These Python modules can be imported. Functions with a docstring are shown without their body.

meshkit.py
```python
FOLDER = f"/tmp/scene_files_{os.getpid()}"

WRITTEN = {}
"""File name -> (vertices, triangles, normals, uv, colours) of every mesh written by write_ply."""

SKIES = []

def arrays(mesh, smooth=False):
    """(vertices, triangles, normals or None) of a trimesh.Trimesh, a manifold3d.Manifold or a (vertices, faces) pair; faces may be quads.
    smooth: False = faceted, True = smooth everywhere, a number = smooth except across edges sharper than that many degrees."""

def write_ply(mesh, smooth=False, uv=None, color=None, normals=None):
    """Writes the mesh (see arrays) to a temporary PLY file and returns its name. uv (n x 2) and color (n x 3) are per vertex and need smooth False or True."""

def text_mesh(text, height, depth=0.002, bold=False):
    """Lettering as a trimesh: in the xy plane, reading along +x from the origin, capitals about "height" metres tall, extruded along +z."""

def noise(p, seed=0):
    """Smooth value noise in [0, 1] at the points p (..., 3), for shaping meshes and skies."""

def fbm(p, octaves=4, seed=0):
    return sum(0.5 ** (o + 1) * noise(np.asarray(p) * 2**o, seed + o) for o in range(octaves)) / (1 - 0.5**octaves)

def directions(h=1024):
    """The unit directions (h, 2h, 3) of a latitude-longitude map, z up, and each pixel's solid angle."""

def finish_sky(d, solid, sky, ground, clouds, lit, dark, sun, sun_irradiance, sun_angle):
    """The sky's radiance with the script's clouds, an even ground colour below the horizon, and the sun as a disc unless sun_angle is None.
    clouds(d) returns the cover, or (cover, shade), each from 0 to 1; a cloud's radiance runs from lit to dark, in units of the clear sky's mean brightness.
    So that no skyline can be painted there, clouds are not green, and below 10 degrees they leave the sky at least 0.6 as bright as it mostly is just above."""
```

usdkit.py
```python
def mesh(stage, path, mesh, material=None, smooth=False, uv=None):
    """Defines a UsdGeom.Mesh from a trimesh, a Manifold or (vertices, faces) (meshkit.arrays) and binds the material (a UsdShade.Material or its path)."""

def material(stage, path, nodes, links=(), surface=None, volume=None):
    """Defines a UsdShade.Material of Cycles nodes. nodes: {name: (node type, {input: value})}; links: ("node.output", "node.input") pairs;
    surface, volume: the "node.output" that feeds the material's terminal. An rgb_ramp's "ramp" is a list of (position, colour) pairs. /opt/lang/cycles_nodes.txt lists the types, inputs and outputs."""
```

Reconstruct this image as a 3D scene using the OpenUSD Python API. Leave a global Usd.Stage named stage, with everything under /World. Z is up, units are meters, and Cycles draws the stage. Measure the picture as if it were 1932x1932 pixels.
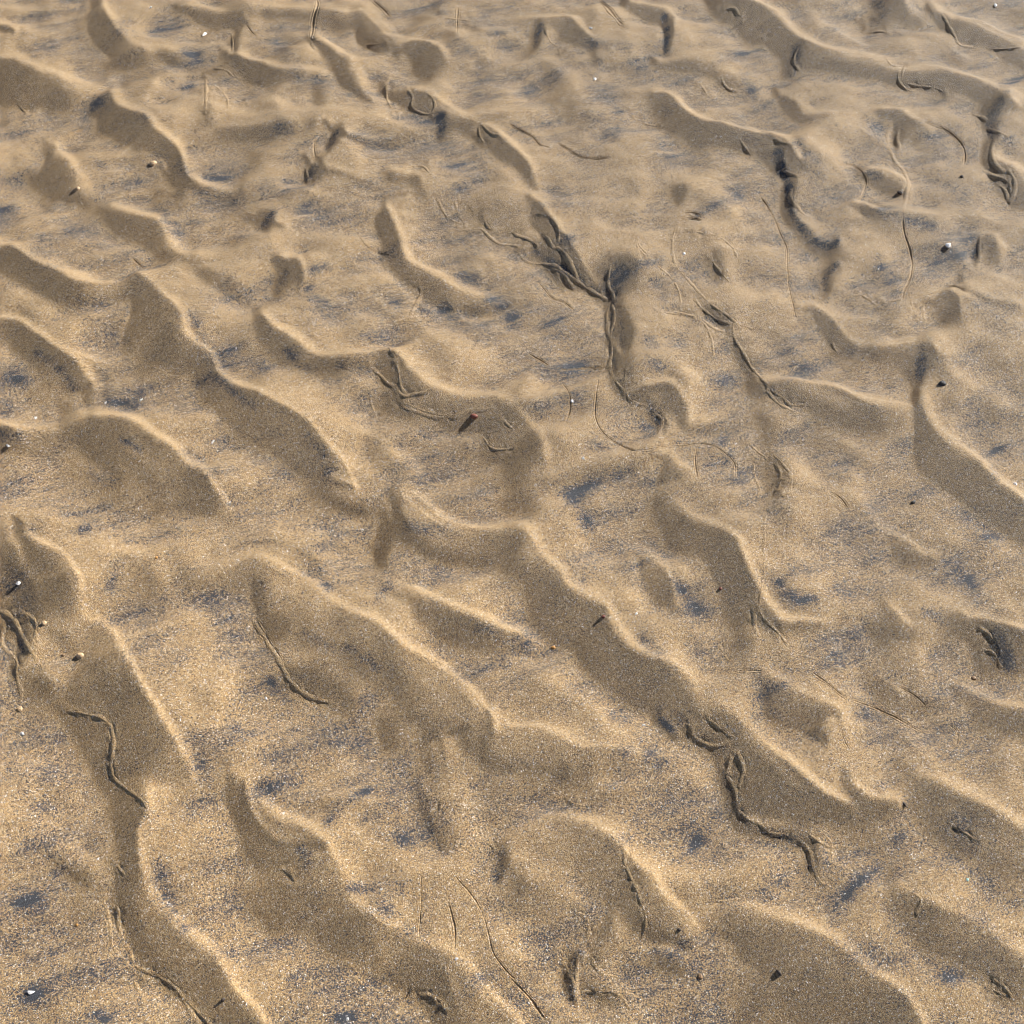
import math
import numpy as np
import trimesh
import usdkit
import meshkit
from scipy import ndimage
from scipy.spatial import Delaunay
from pxr import Usd, UsdGeom, UsdLux, UsdShade, Gf, Sdf, Vt

stage = Usd.Stage.CreateInMemory()
UsdGeom.SetStageUpAxis(stage, 'Z')
UsdGeom.SetStageMetersPerUnit(stage, 1.0)
UsdGeom.Xform.Define(stage, '/World')

# ------------------------------------------------------------------ camera, sky, sun, exposure
CAM_H, PITCH, HALF = 0.82, math.radians(50.0), math.radians(20.0)
SUN_AZ, SUN_EL = math.radians(54.0), math.radians(31.0)
EXPOSURE = 1.2
SUN_INTENSITY, SKY_STRENGTH = 1.25, 0.05
cam = UsdGeom.Camera.Define(stage, '/World/camera')
cam.AddTranslateOp().Set(Gf.Vec3d(0, 0, CAM_H))
cam.AddRotateXOp().Set(90.0 - math.degrees(PITCH))
cam.CreateFocalLengthAttr(36.0 / (2 * math.tan(HALF)))
cam.CreateHorizontalApertureAttr(36.0)
cam.CreateVerticalApertureAttr(36.0)
cam.CreateClippingRangeAttr(Gf.Vec2f(0.02, 5000.0))
cam.CreateExposureAttr(EXPOSURE)
SUN = np.array([math.sin(SUN_AZ) * math.cos(SUN_EL), math.cos(SUN_AZ) * math.cos(SUN_EL), math.sin(SUN_EL)])

sky = UsdLux.DomeLight.Define(stage, '/World/sky')
sky.CreateIntensityAttr(1.0)
sky.GetPrim().SetCustomDataByKey('kind', 'structure')
sky_mat = usdkit.material(stage, '/World/Looks/sky', {
    'tex': ('sky_texture', {'sky_type': 'single_scattering', 'sun_disc': False, 'air_density': .55, 'aerosol_density': .35, 'ozone_density': .5, 'sun_elevation': SUN_EL, 'sun_rotation': SUN_AZ}),
    'bg': ('background_shader', {'strength': SKY_STRENGTH})}, [('tex.color', 'bg.color')], surface='bg.background')
UsdShade.MaterialBindingAPI.Apply(sky.GetPrim()).Bind(sky_mat)
sun = UsdLux.DistantLight.Define(stage, '/World/sun')
sun.CreateNormalizeAttr(True)
sun.CreateIntensityAttr(SUN_INTENSITY)
sun.CreateAngleAttr(0.53)
sun.CreateColorAttr(Gf.Vec3f(1.0, 0.95, 0.88))
zax = SUN
xax = np.cross([0, 0, 1.0], zax); xax /= np.linalg.norm(xax)
yax = np.cross(zax, xax)
sun.AddTransformOp().Set(Gf.Matrix4d(*xax, 0, *yax, 0, *zax, 0, 0, 0, 0, 1))

# ------------------------------------------------------------------ helpers
TAN = math.tan(HALF)
FWD = np.array([0, math.cos(PITCH), -math.sin(PITCH)])
UP = np.array([0, math.sin(PITCH), math.cos(PITCH)])
SIZE = 1932.0           # the survey drawing of the beach is SIZE units across


def project(x, y, z):
    d = y * FWD[1] + (z - CAM_H) * FWD[2]
    u = y * UP[1] + (z - CAM_H) * UP[2]
    return SIZE / 2 * (1 + x / d / TAN), SIZE / 2 * (1 - u / d / TAN)


def ground_point(px, py, z=0.0):
    a = (np.asarray(px, float) / (SIZE / 2) - 1) * TAN
    b = (1 - np.asarray(py, float) / (SIZE / 2)) * TAN
    dy, dz = FWD[1] + b * UP[1], FWD[2] + b * UP[2]
    t = (z - CAM_H) / dz
    return a * t, dy * t


def g(i, j, pts):
    return [(483 * i + u / 4.0, 483 * j + v / 4.0) for u, v in pts]


def smooth(a, b, x):
    t = np.clip((x - a) / (b - a), 0, 1)
    return t * t * (3 - 2 * t)


def spline(pts, step):
    """Catmull-Rom through the points, resampled at about step."""
    p = np.asarray(pts, float)
    if len(p) == 2:
        p = np.vstack([p[0], p.mean(0), p[1]])
    q = np.vstack([2 * p[0] - p[1], p, 2 * p[-1] - p[-2]])
    out = []
    for k in range(1, len(q) - 2):
        n = max(2, int(np.linalg.norm(q[k + 1][:2] - q[k][:2]) / step) + 1)
        t = np.linspace(0, 1, n, endpoint=False)[:, None]
        a, b, c, d = q[k - 1], q[k], q[k + 1], q[k + 2]
        out.append(0.5 * (2 * b + (c - a) * t + (2 * a - 5 * b + 4 * c - d) * t ** 2 + (3 * b - a - 3 * c + d) * t ** 3))
    out.append(p[-1:])
    return np.vstack(out)


# ------------------------------------------------------------------ the survey of the ripples
# crest: (x, y, reach of the sheltered face, steepness of that face) ; the steep sunlit lip is wb wide
CR = []


def crest(pts, wb=9.0, ab=0.42):
    CR.append((np.array(pts, float), wb, ab))


crest([(0, 47, 25, .5), (20, 51, 28, .7), (36, 62, 25, .6), (34, 76, 18, .3), (24, 92, 10, .1)])
crest([(-20, 100, 60, .7), (14, 104, 80, .65), (35, 104, 95, .65), (60, 117, 95, .65), (100, 135, 85, .6), (125, 148, 60, .35), (165, 165, 40, .1)], 11)
crest([(196, 4, 30, .4), (200, 12, 45, .6), (213, 38, 60, .75), (233, 58, 65, .75), (265, 84, 55, .6), (285, 96, 30, .1)], 9, .3)
crest([(345, 0, 20, .3), (375, 1, 40, .6), (405, 11, 42, .7), (430, 25, 36, .75), (453, 30, 34, .7), (462, 40, 20, .2)], 9, .3)
crest([(150, 178, 40, .2), (180, 167, 55, .5), (207, 156, 60, .8), (217, 166, 55, .95), (238, 196, 75, .75), (275, 213, 75, .6), (296, 236, 70, .6),
       (320, 260, 65, .65), (340, 277, 55, .7), (350, 292, 55, .85), (355, 322, 40, .8), (375, 336, 30, .4), (405, 345, 25, .25), (440, 348, 20, .1)], 10)
crest([(104, 272, 30, .3), (113, 280, 45, .7), (125, 294, 60, .8), (145, 322, 70, .75), (160, 344, 65, .65), (172, 360, 40, .3), (190, 364, 30, .1)], 11)
crest([(205, 385, 40, .2), (225, 390, 60, .45), (250, 394, 70, .55), (288, 405, 75, .65), (305, 418, 75, .65), (320, 435, 70, .6), (328, 453, 50, .45),
       (355, 467, 35, .3), (390, 472, 30, .2), (430, 470, 20, .1)], 11)
crest([(-20, 452, 50, .5), (20, 458, 60, .6), (57, 483, 70, .65), (82, 498, 80, .65), (115, 510, 85, .6), (145, 525, 80, .5), (180, 529, 60, .35),
       (212, 523, 60, .35), (238, 512, 75, .45), (258, 510, 95, .5), (282, 528, 120, .55), (312, 550, 130, .55), (338, 578, 130, .55), (352, 603, 130, .5),
       (360, 630, 120, .45), (382, 655, 90, .4), (410, 675, 70, .4), (418, 700, 70, .6), (450, 721, 100, .75), (483, 737, 115, .75), (520, 757, 120, .7),
       (558, 777, 120, .65), (588, 795, 115, .65), (608, 817, 110, .7), (628, 842, 100, .75), (645, 862, 80, .7), (655, 880, 50, .3)], 10)
crest([(-20, 602, 70, .3), (38, 606, 70, .35), (57, 620, 80, .45), (87, 638, 85, .55), (125, 660, 85, .6), (155, 683, 75, .6), (175, 703, 70, .55),
       (188, 723, 55, .45), (185, 743, 30, .2)], 11)
crest([(-20, 788, 50, .5), (20, 797, 60, .6), (45, 803, 60, .55), (70, 802, 60, .35), (100, 795, 50, .15)], 11)
crest([(160, 768, 60, .2), (175, 772, 80, .35), (212, 778, 100, .5), (250, 786, 110, .6), (280, 804, 115, .65), (308, 826, 115, .65), (338, 851, 110, .65),
       (355, 870, 105, .6), (390, 889, 95, .6), (405, 914, 85, .55), (425, 943, 70, .45), (437, 964, 40, .1)], 10)
crest([(500, 592, 30, .2), (508, 602, 45, .4), (520, 615, 60, .5), (556, 633, 65, .6), (578, 651, 65, .6), (603, 669, 55, .5), (633, 677, 45, .4),
       (670, 670, 45, .35), (703, 660, 50, .4), (733, 657, 60, .6), (758, 669, 65, .7), (773, 691, 60, .65), (796, 711, 60, .6), (820, 726, 65, .55),
       (858, 737, 70, .5), (896, 737, 75, .5), (928, 735, 95, .55), (958, 749, 120, .65), (986, 777, 125, .65), (1005, 802, 120, .65), (1024, 826, 110, .6), (1031, 850, 80, .4), (1032, 880, 40, .1)], 10)
crest([(733, 390, 20, .2), (740, 400, 35, .6), (750, 422, 40, .8), (762, 452, 45, .7), (770, 482, 55, .65), (795, 498, 65, .7), (833, 516, 70, .75), (870, 534, 60, .6), (920, 554, 40, .4), (955, 563, 25, .1)], 8)
crest([(623, 898, 40, .3), (653, 908, 50, .4), (690, 914, 50, .35), (722, 920, 40, .1)], 8, .35)
crest([(742, 846, 50, .15), (775, 868, 40, .25), (786, 885, 30, .25), (777, 903, 30, .2), (770, 918, 40, .3), (800, 940, 75, .5), (833, 962, 90, .55), (870, 977, 95, .55),
       (910, 985, 90, .5), (960, 980, 85, .5), (991, 989, 100, .55), (1011, 1013, 110, .5), (1022, 1036, 110, .4), (1045, 1060, 100, .4), (1066, 1077, 100, .45), (1073, 1098, 110, .55),
       (1096, 1115, 115, .6), (1128, 1128, 110, .65), (1151, 1143, 100, .65), (1158, 1163, 100, .6), (1178, 1190, 105, .65), (1203, 1215, 110, .6), (1223, 1233, 110, .5),
       (1248, 1241, 105, .5), (1278, 1254, 100, .55), (1303, 1276, 95, .65), (1325, 1305, 80, .5), (1345, 1330, 40, .1)], 12, .45)
crest([(405, 1090, 40, .1), (440, 1060, 60, .2), (465, 1043, 80, .3), (483, 1041, 90, .4), (520, 1059, 110, .35), (558, 1077, 120, .32), (588, 1094, 125, .32), (633, 1129, 130, .35), (670, 1152, 135, .35),
       (708, 1168, 130, .35), (733, 1188, 130, .4), (765, 1213, 130, .4), (808, 1233, 130, .42), (845, 1259, 140, .48), (883, 1292, 145, .5), (908, 1322, 140, .5), (928, 1349, 110, .45), (931, 1375, 70, .2)], 10, .45)
crest([(745, 1093, 30, .1), (795, 1112, 50, .35), (820, 1129, 65, .45), (858, 1149, 70, .45), (903, 1167, 65, .45), (945, 1177, 60, .4), (991, 1190, 50, .35), (1025, 1212, 30, .1)], 9)
crest([(950, 1352, 40, .2), (960, 1366, 90, .45), (985, 1364, 110, .45), (1016, 1363, 115, .42), (1048, 1374, 115, .42), (1078, 1389, 105, .42), (1103, 1403, 90, .35), (1150, 1405, 70, .25), (1230, 1420, 50, .2), (1290, 1430, 30, .1)], 10, .35)
crest([(985, 1531, 80, .2), (1028, 1534, 100, .25), (1071, 1538, 120, .3), (1116, 1543, 130, .4), (1141, 1557, 135, .45), (1173, 1580, 135, .45), (1191, 1605, 130, .42),
       (1216, 1630, 125, .42), (1238, 1652, 115, .42), (1248, 1676, 100, .42), (1268, 1698, 90, .45), (1293, 1719, 75, .5), (1316, 1747, 50, .35), (1330, 1772, 30, .1)], 11, .4)
crest([(60, 1008, 40, .3), (88, 1027, 70, .35), (118, 1042, 85, .35), (140, 1067, 90, .35), (155, 1092, 90, .35), (160, 1117, 85, .32), (157, 1142, 80, .25), (163, 1163, 80, .2), (190, 1169, 100, .25),
       (212, 1187, 130, .32), (235, 1219, 150, .38), (255, 1254, 160, .4), (275, 1292, 165, .42), (300, 1332, 165, .42), (320, 1362, 160, .42), (343, 1397, 150, .42), (355, 1429, 130, .4), (361, 1455, 90, .3), (363, 1480, 50, .1)], 9, .4)
crest([(285, 1490, 60, .3), (288, 1530, 60, .4), (270, 1560, 50, .6), (272, 1600, 50, .7), (278, 1657, 60, .65), (290, 1684, 75, .6), (320, 1720, 100, .6), (345, 1748, 110, .6), (375, 1771, 115, .6), (408, 1799, 115, .55),
       (430, 1829, 110, .55), (450, 1861, 100, .55), (483, 1894, 90, .5), (520, 1945, 70, .45)], 12, .4)
crest([(440, 1445, 20, .2), (455, 1465, 40, .45), (475, 1492, 55, .5), (505, 1517, 90, .45), (533, 1536, 120, .5), (570, 1544, 130, .55), (603, 1569, 130, .6), (623, 1590, 130, .6), (638, 1620, 130, .5), (656, 1649, 130, .45),
       (668, 1683, 130, .5), (690, 1709, 130, .5), (720, 1734, 125, .5), (753, 1752, 120, .45), (796, 1769, 120, .45), (833, 1780, 120, .5), (863, 1800, 115, .6), (888, 1825, 110, .6), (913, 1861, 110, .55), (945, 1892, 100, .5), (990, 1940, 80, .45)], 12, .38)
crest([(1395, -25, 70, .8), (1440, 4, 80, .85), (1475, 25, 75, .85), (1498, 48, 65, .85), (1512, 62, 60, .8), (1544, 80, 50, .7), (1574, 90, 50, .6), (1629, 96, 50, .55), (1662, 104, 48, .55), (1699, 117, 45, .5), (1749, 123, 45, .5),
       (1799, 129, 45, .55), (1837, 139, 42, .6), (1869, 157, 42, .75), (1899, 174, 40, .9), (1925, 188, 25, .3)], 13, .4)
crest([(1770, 10, 25, .5), (1804, 25, 45, .7), (1837, 34, 50, .65), (1874, 43, 55, .65), (1899, 53, 55, .7), (1950, 80, 55, .7)], 13, .35)
crest([(1240, 178, 20, .3), (1258, 172, 40, .7), (1276, 180, 55, .85), (1292, 200, 60, .85), (1316, 219, 60, .8), (1341, 229, 60, .75), (1391, 239, 55, .65), (1428, 249, 50, .65), (1449, 248, 60, .8), (1481, 258, 60, .9), (1496, 274, 55, .9), (1508, 297, 30, .4)], 9, .4)
crest([(483, 18, 25, .15), (508, 12, 35, .3), (545, 12, 38, .35), (590, 16, 35, .4), (643, 15, 35, .4), (668, 4, 45, .55), (695, 8, 60, .65), (720, 32, 60, .7), (745, 56, 50, .65), (760, 70, 30, .2)], 9, .3)
crest([(756, 82, 20, .4), (766, 75, 35, .7), (780, 70, 50, .75), (808, 71, 55, .75), (830, 76, 50, .7), (840, 92, 40, .6), (843, 108, 20, .2)], 7, .35)
crest([(598, 76, 25, .3), (615, 81, 35, .5), (633, 92, 40, .65), (655, 105, 45, .75), (672, 119, 45, .8), (685, 140, 42, .75), (697, 166, 25, .4)], 8, .35)
crest([(738, 150, 25, .3), (770, 160, 40, .6), (808, 171, 48, .7), (833, 186, 50, .75), (858, 201, 45, .65), (878, 210, 35, .45), (913, 209, 25, .3), (966, 200, 15, .1)], 8, .4)
crest([(870, 218, 30, .4), (905, 228, 40, .6), (935, 243, 45, .65), (960, 262, 45, .65), (985, 284, 45, .7), (1003, 308, 40, .7), (1012, 335, 25, .3)], 8, .3)
crest([(1008, 372, 20, .3), (1022, 378, 40, .7), (1040, 398, 50, .85), (1058, 427, 55, .85), (1076, 452, 60, .9), (1092, 483, 65, .95), (1112, 512, 60, .95), (1130, 535, 35, .6)], 9, .25)
crest([(1222, 725, 25, .4), (1245, 717, 50, .75), (1268, 722, 65, .85), (1291, 744, 65, .85), (1307, 773, 55, .7), (1305, 795, 30, .3)], 9, .4)
crest([(1238, 850, 25, .3), (1258, 846, 50, .6), (1278, 861, 65, .7), (1298, 880, 50, .5), (1306, 900, 20, .1)], 9, .35)
crest([(1285, 950, 50, .2), (1311, 972, 80, .35), (1341, 983, 90, .45), (1376, 1000, 100, .55), (1397, 1016, 100, .6), (1406, 1045, 95, .6), (1418, 1078, 85, .55), (1433, 1102, 75, .6), (1449, 1128, 65, .6), (1466, 1148, 50, .45), (1481, 1165, 35, .3), (1524, 1169, 30, .25), (1561, 1175, 20, .1)], 10, .42)
crest([(1206, 1032, 20, .2), (1222, 1038, 45, .5), (1238, 1050, 60, .6), (1258, 1072, 65, .6), (1268, 1097, 65, .55), (1276, 1126, 50, .45), (1281, 1142, 25, .15)], 9, .42)
crest([(1370, 1325, 50, .3), (1410, 1360, 95, .65), (1445, 1395, 115, .7), (1490, 1435, 120, .65), (1524, 1463, 110, .6), (1561, 1495, 90, .55), (1600, 1512, 60, .3)], 13, .42)
crest([(1615, 1475, 40, .3), (1649, 1498, 55, .45), (1694, 1506, 50, .4), (1708, 1518, 25, .1)], 10, .4)
crest([(1730, 1452, 60, .2), (1744, 1458, 100, .45), (1786, 1470, 120, .55), (1824, 1490, 125, .6), (1874, 1517, 125, .6), (1950, 1560, 120, .55)], 13, .4)
crest([(1345, 1712, 40, .1), (1366, 1706, 70, .2), (1403, 1700, 90, .25), (1441, 1715, 110, .35), (1487, 1729, 130, .4), (1537, 1746, 145, .42), (1574, 1766, 150, .45), (1612, 1796, 150, .48), (1649, 1831, 150, .5), (1687, 1854, 150, .5), (1714, 1879, 150, .5), (1732, 1909, 140, .5), (1755, 1950, 120, .5)], 12, .38)
crest([(1700, 1664, 40, .2), (1712, 1676, 70, .4), (1762, 1696, 105, .5), (1812, 1719, 115, .55), (1862, 1744, 120, .58), (1899, 1766, 120, .6), (1950, 1800, 115, .6)], 12, .42)
crest([(1825, 1164, 60, .3), (1850, 1167, 100, .6), (1874, 1171, 120, .7), (1950, 1184, 120, .7)], 10, .4)
crest([(1825, 1305, 40, .3), (1850, 1312, 70, .45), (1887, 1326, 80, .5), (1950, 1342, 80, .5)], 11, .4)
crest([(1450, 1268, 30, .2), (1475, 1281, 60, .45), (1499, 1296, 75, .6), (1544, 1313, 75, .65), (1574, 1326, 65, .6), (1592, 1344, 45, .45), (1595, 1368, 20, .1)], 10, .42)
crest([(1680, 1138, 30, .2), (1695, 1150, 50, .35), (1716, 1170, 40, .25)], 8, .3)
crest([(1660, 1272, 25, .2), (1689, 1296, 45, .35), (1724, 1311, 45, .3), (1762, 1316, 35, .2), (1794, 1310, 20, .1)], 9, .3)
crest([(1685, 1008, 25, .3), (1700, 1012, 50, .6), (1719, 1024, 50, .6), (1742, 1043, 30, .3)], 8, .3)
crest([(1440, 712, 40, .3), (1499, 716, 60, .5), (1549, 722, 75, .6), (1587, 733, 80, .65), (1624, 750, 75, .65), (1662, 763, 65, .55), (1699, 763, 50, .35), (1720, 760, 30, .1)], 10, .42)
crest([(1510, 575, 20, .2), (1535, 574, 30, .4), (1552, 580, 42, .5), (1574, 602, 48, .55), (1599, 632, 48, .5), (1622, 645, 35, .2)], 8, .35)
crest([(1655, 652, 40, .3), (1699, 646, 60, .45), (1744, 649, 75, .7), (1764, 656, 50, .5), (1773, 668, 20, .1)], 8, .3)
crest([(1745, 745, 20, .4), (1755, 770, 30, .5), (1768, 796, 50, .6), (1784, 815, 90, .75), (1812, 837, 110, .8), (1849, 862, 115, .8), (1887, 900, 110, .75), (1950, 955, 100, .7)], 10, .42)
crest([(1752, 562, 20, .3), (1766, 548, 40, .55), (1790, 543, 55, .7), (1811, 563, 50, .65), (1817, 590, 25, .2)], 8, .3)
crest([(1668, 208, 25, .4), (1689, 203, 55, .6), (1719, 215, 80, .65), (1744, 232, 70, .55), (1760, 255, 40, .2)], 8, .3)
crest([(1632, 322, 15, .3), (1645, 313, 30, .6), (1664, 311, 40, .85), (1684, 322, 45, .75), (1705, 338, 40, .5), (1712, 352, 20, .2)], 8, .38)
crest([(1612, 384, 15, .3), (1626, 380, 30, .7), (1649, 394, 25, .5), (1687, 401, 12, .2), (1749, 407, 10, .2), (1774, 413, 8, .1)], 7, .35)
crest([(1880, 292, 30, .5), (1897, 302, 60, .85), (1932, 322, 65, .85), (1960, 340, 60, .8)], 9, .4)
crest([(1846, 452, 15, .3), (1862, 439, 30, .6), (1880, 444, 40, .75), (1893, 462, 35, .6), (1894, 482, 15, .2)], 7, .3)
crest([(970, 32, 10, .1), (1016, 27, 15, .3), (1060, 24, 45, .5), (1088, 36, 60, .65), (1108, 58, 60, .65), (1124, 80, 50, .6), (1130, 102, 25, .2)], 8, .3)
crest([(1200, -5, 30, .4), (1240, 8, 45, .75), (1262, 18, 40, .85), (1272, 38, 35, .8), (1273, 66, 25, .5), (1268, 88, 12, .3)], 8, .3)
crest([(1240, 112, 25, .3), (1296, 115, 35, .45), (1354, 118, 45, .35), (1391, 136, 45, .3), (1410, 155, 30, .1)], 8, .25)
crest([(430, 96, 25, .3), (450, 101, 45, .6), (483, 115, 55, .75), (515, 126, 48, .6), (558, 131, 32, .3), (595, 136, 25, .2), (623, 145, 15, .1)], 9, .4)
crest([(625, 236, 20, .4), (643, 240, 25, .6), (658, 252, 22, .35), (708, 253, 30, .3), (783, 243, 30, .2)], 7, .35)
crest([(590, 305, 20, .4), (608, 309, 20, .3), (658, 326, 15, .2), (733, 351, 10, .1)], 10, .25)
crest([(745, 318, 30, .3), (780, 318, 50, .45), (795, 335, 50, .45), (800, 355, 30, .2)], 8, .15)
crest([(663, 361, 10, .1), (708, 366, 12, .2), (753, 363, 12, .2), (783, 351, 10, .1)], 5, .3)
crest([(478, 398, 30, .4), (500, 388, 40, .7), (520, 395, 45, .8), (528, 412, 25, .4)], 9, .35)
crest([(538, 486, 30, .3), (556, 482, 45, .6), (570, 488, 60, .75), (577, 510, 60, .75), (578, 535, 40, .5), (572, 552, 20, .1)], 9, .35)
crest([(1700, -12, 60, .6), (1714, 2, 60, .75), (1728, 20, 40, .3)], 8, .3)
crest([(260, 95, 20, .1), (300, 88, 30, .3), (335, 93, 35, .35), (360, 108, 25, .2)], 8, .2)
crest([(375, 430, 15, .1), (400, 500, 40, .3), (440, 520, 45, .35), (470, 540, 40, .3), (490, 570, 25, .1)], 10, .1)

crest([(378, 262, 25, .2), (400, 246, 35, .35), (425, 238, 42, .35), (495, 233, 45, .35), (566, 229, 35, .2)], 8, .2)
crest([(1478, 170, 20, .3), (1497, 182, 30, .45), (1516, 197, 30, .4), (1545, 207, 25, .25), (1578, 215, 15, .1)], 9, .3)
crest([(985, 752, 50, .2), (1030, 736, 65, .3), (1090, 719, 65, .3), (1145, 703, 40, .2)], 10, .25)
crest([(1040, 890, 40, .15), (1100, 872, 50, .2), (1196, 850, 50, .2)], 10, .2)
crest([(1310, 790, 30, .2), (1350, 782, 35, .28), (1400, 770, 30, .2)], 10, .2)
crest([(1822, 522, 20, .2), (1860, 550, 28, .3), (1900, 562, 28, .3), (1950, 577, 25, .25)], 9, .25)
crest([(1610, 1180, 40, .15), (1650, 1230, 50, .25), (1680, 1275, 50, .3)], 11, .2)
crest([(320, 140, 10, .1), (390, 120, 22, .25), (440, 112, 15, .1)], 8, .2)
crest([(1150, 1560, 10, .1), (1195, 1500, 10, .15), (1225, 1478, 10, .1)], 10, .2)
crest([(60, 1575, 20, .1), (110, 1590, 40, .2), (170, 1625, 50, .25), (200, 1660, 40, .1)], 13, .3)
crest([(640, 325, 10, .1), (690, 330, 30, .2), (740, 352, 30, .1)], 10, .2)
crest([(280, 250, 10, .1), (300, 292, 14, .2), (250, 320, 25, .25), (200, 318, 20, .1)], 8, .15)

# hollow strokes: ((x, y, half width) ..., steepness)
HOLLOW = []


def hollow(a, *pts):
    HOLLOW.append((np.array(pts, float), a))


hollow(.9, (1503, 90, 14), (1500, 118, 18), (1492, 138, 12))
hollow(1., (1470, 290, 16), (1472, 315, 17), (1485, 338, 12), (1490, 370, 11), (1494, 400, 10), (1515, 432, 12), (1538, 455, 14), (1566, 462, 12), (1582, 452, 8))
hollow(1., (1253, 30, 10), (1258, 62, 10), (1255, 98, 7))
hollow(1., (1022, 45, 7), (1016, 62, 9), (1008, 90, 5))
hollow(1., (833, 220, 12), (834, 240, 13), (830, 258, 8))
hollow(.9, (638, 248, 8), (628, 262, 10), (614, 285, 5))
hollow(.95, (596, 312, 9), (588, 325, 12), (578, 338, 7))
hollow(.9, (516, 402, 10), (506, 418, 13), (498, 430, 10))
hollow(.8, (540, 512, 10), (530, 536, 13), (522, 552, 8))
hollow(.7, (830, 580, 12), (850, 584, 10), (838, 568, 8))
hollow(.85, (1010, 474, 9), (1045, 497, 12), (1085, 520, 13), (1128, 552, 11))
hollow(1.1, (1168, 515, 24), (1156, 537, 26), (1154, 558, 16))
hollow(.75, (1154, 570, 12), (1150, 625, 12), (1150, 665, 9), (1162, 700, 7))
hollow(.7, (1168, 580, 10), (1170, 625, 16), (1172, 660, 10))
hollow(.55, (1178, 700, 14), (1172, 735, 9), (1200, 752, 8), (1222, 764, 10))
hollow(.9, (1228, 768, 12), (1236, 785, 14), (1246, 796, 9))
hollow(.7, (1330, 597, 9), (1355, 612, 13), (1373, 625, 10))
hollow(.55, (1388, 645, 7), (1408, 685, 7), (1440, 735, 8))
hollow(.5, (1341, 500, 22), (1348, 520, 15))
hollow(.8, (1579, 498, 12), (1560, 515, 12), (1556, 548, 9))
hollow(.45, (1575, 485, 25), (1555, 530, 18))
hollow(.4, (1550, 610, 22), (1575, 642, 24), (1624, 676, 22), (1674, 700, 20))
hollow(.9, (1740, 660, 14), (1737, 690, 17), (1735, 712, 12))
hollow(.5, (1737, 735, 10), (1742, 783, 11), (1752, 822, 12))
hollow(.5, (1790, 880, 28), (1835, 910, 30), (1870, 945, 20))
hollow(.95, (1889, 188, 12), (1872, 215, 15), (1866, 242, 10), (1872, 262, 7))
hollow(.6, (1868, 275, 9), (1868, 300, 9), (1885, 330, 12), (1905, 355, 14), (1915, 380, 9))
hollow(1., (1846, 460, 6), (1840, 478, 9), (1836, 492, 6))
hollow(.6, (1874, 466, 18), (1868, 480, 12))
hollow(.6, (1252, 205, 22), (1262, 215, 14))
hollow(.5, (1276, 372, 13), (1274, 384, 10))
hollow(.6, (1624, 398, 13), (1634, 404, 10))
hollow(.8, (1640, 325, 14), (1658, 335, 14))
hollow(.5, (1690, 360, 12), (1700, 366, 8))
hollow(.75, (1655, 5, 25), (1665, 25, 25), (1640, 45, 14))
hollow(.5, (1455, 862, 20), (1462, 900, 22), (1455, 930, 14))
hollow(1., (1241, 1338, 9), (1246, 1356, 11), (1262, 1372, 11), (1276, 1384, 9))
hollow(.6, (1250, 1325, 16), (1285, 1355, 22), (1310, 1375, 20), (1345, 1400, 16), (1375, 1415, 14), (1370, 1440, 16))
hollow(.75, (1366, 1450, 12), (1378, 1480, 14), (1395, 1525, 18), (1415, 1555, 14), (1480, 1580, 12), (1525, 1600, 12))
hollow(.7, (1500, 1590, 12), (1520, 1610, 12), (1530, 1640, 10))
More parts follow.
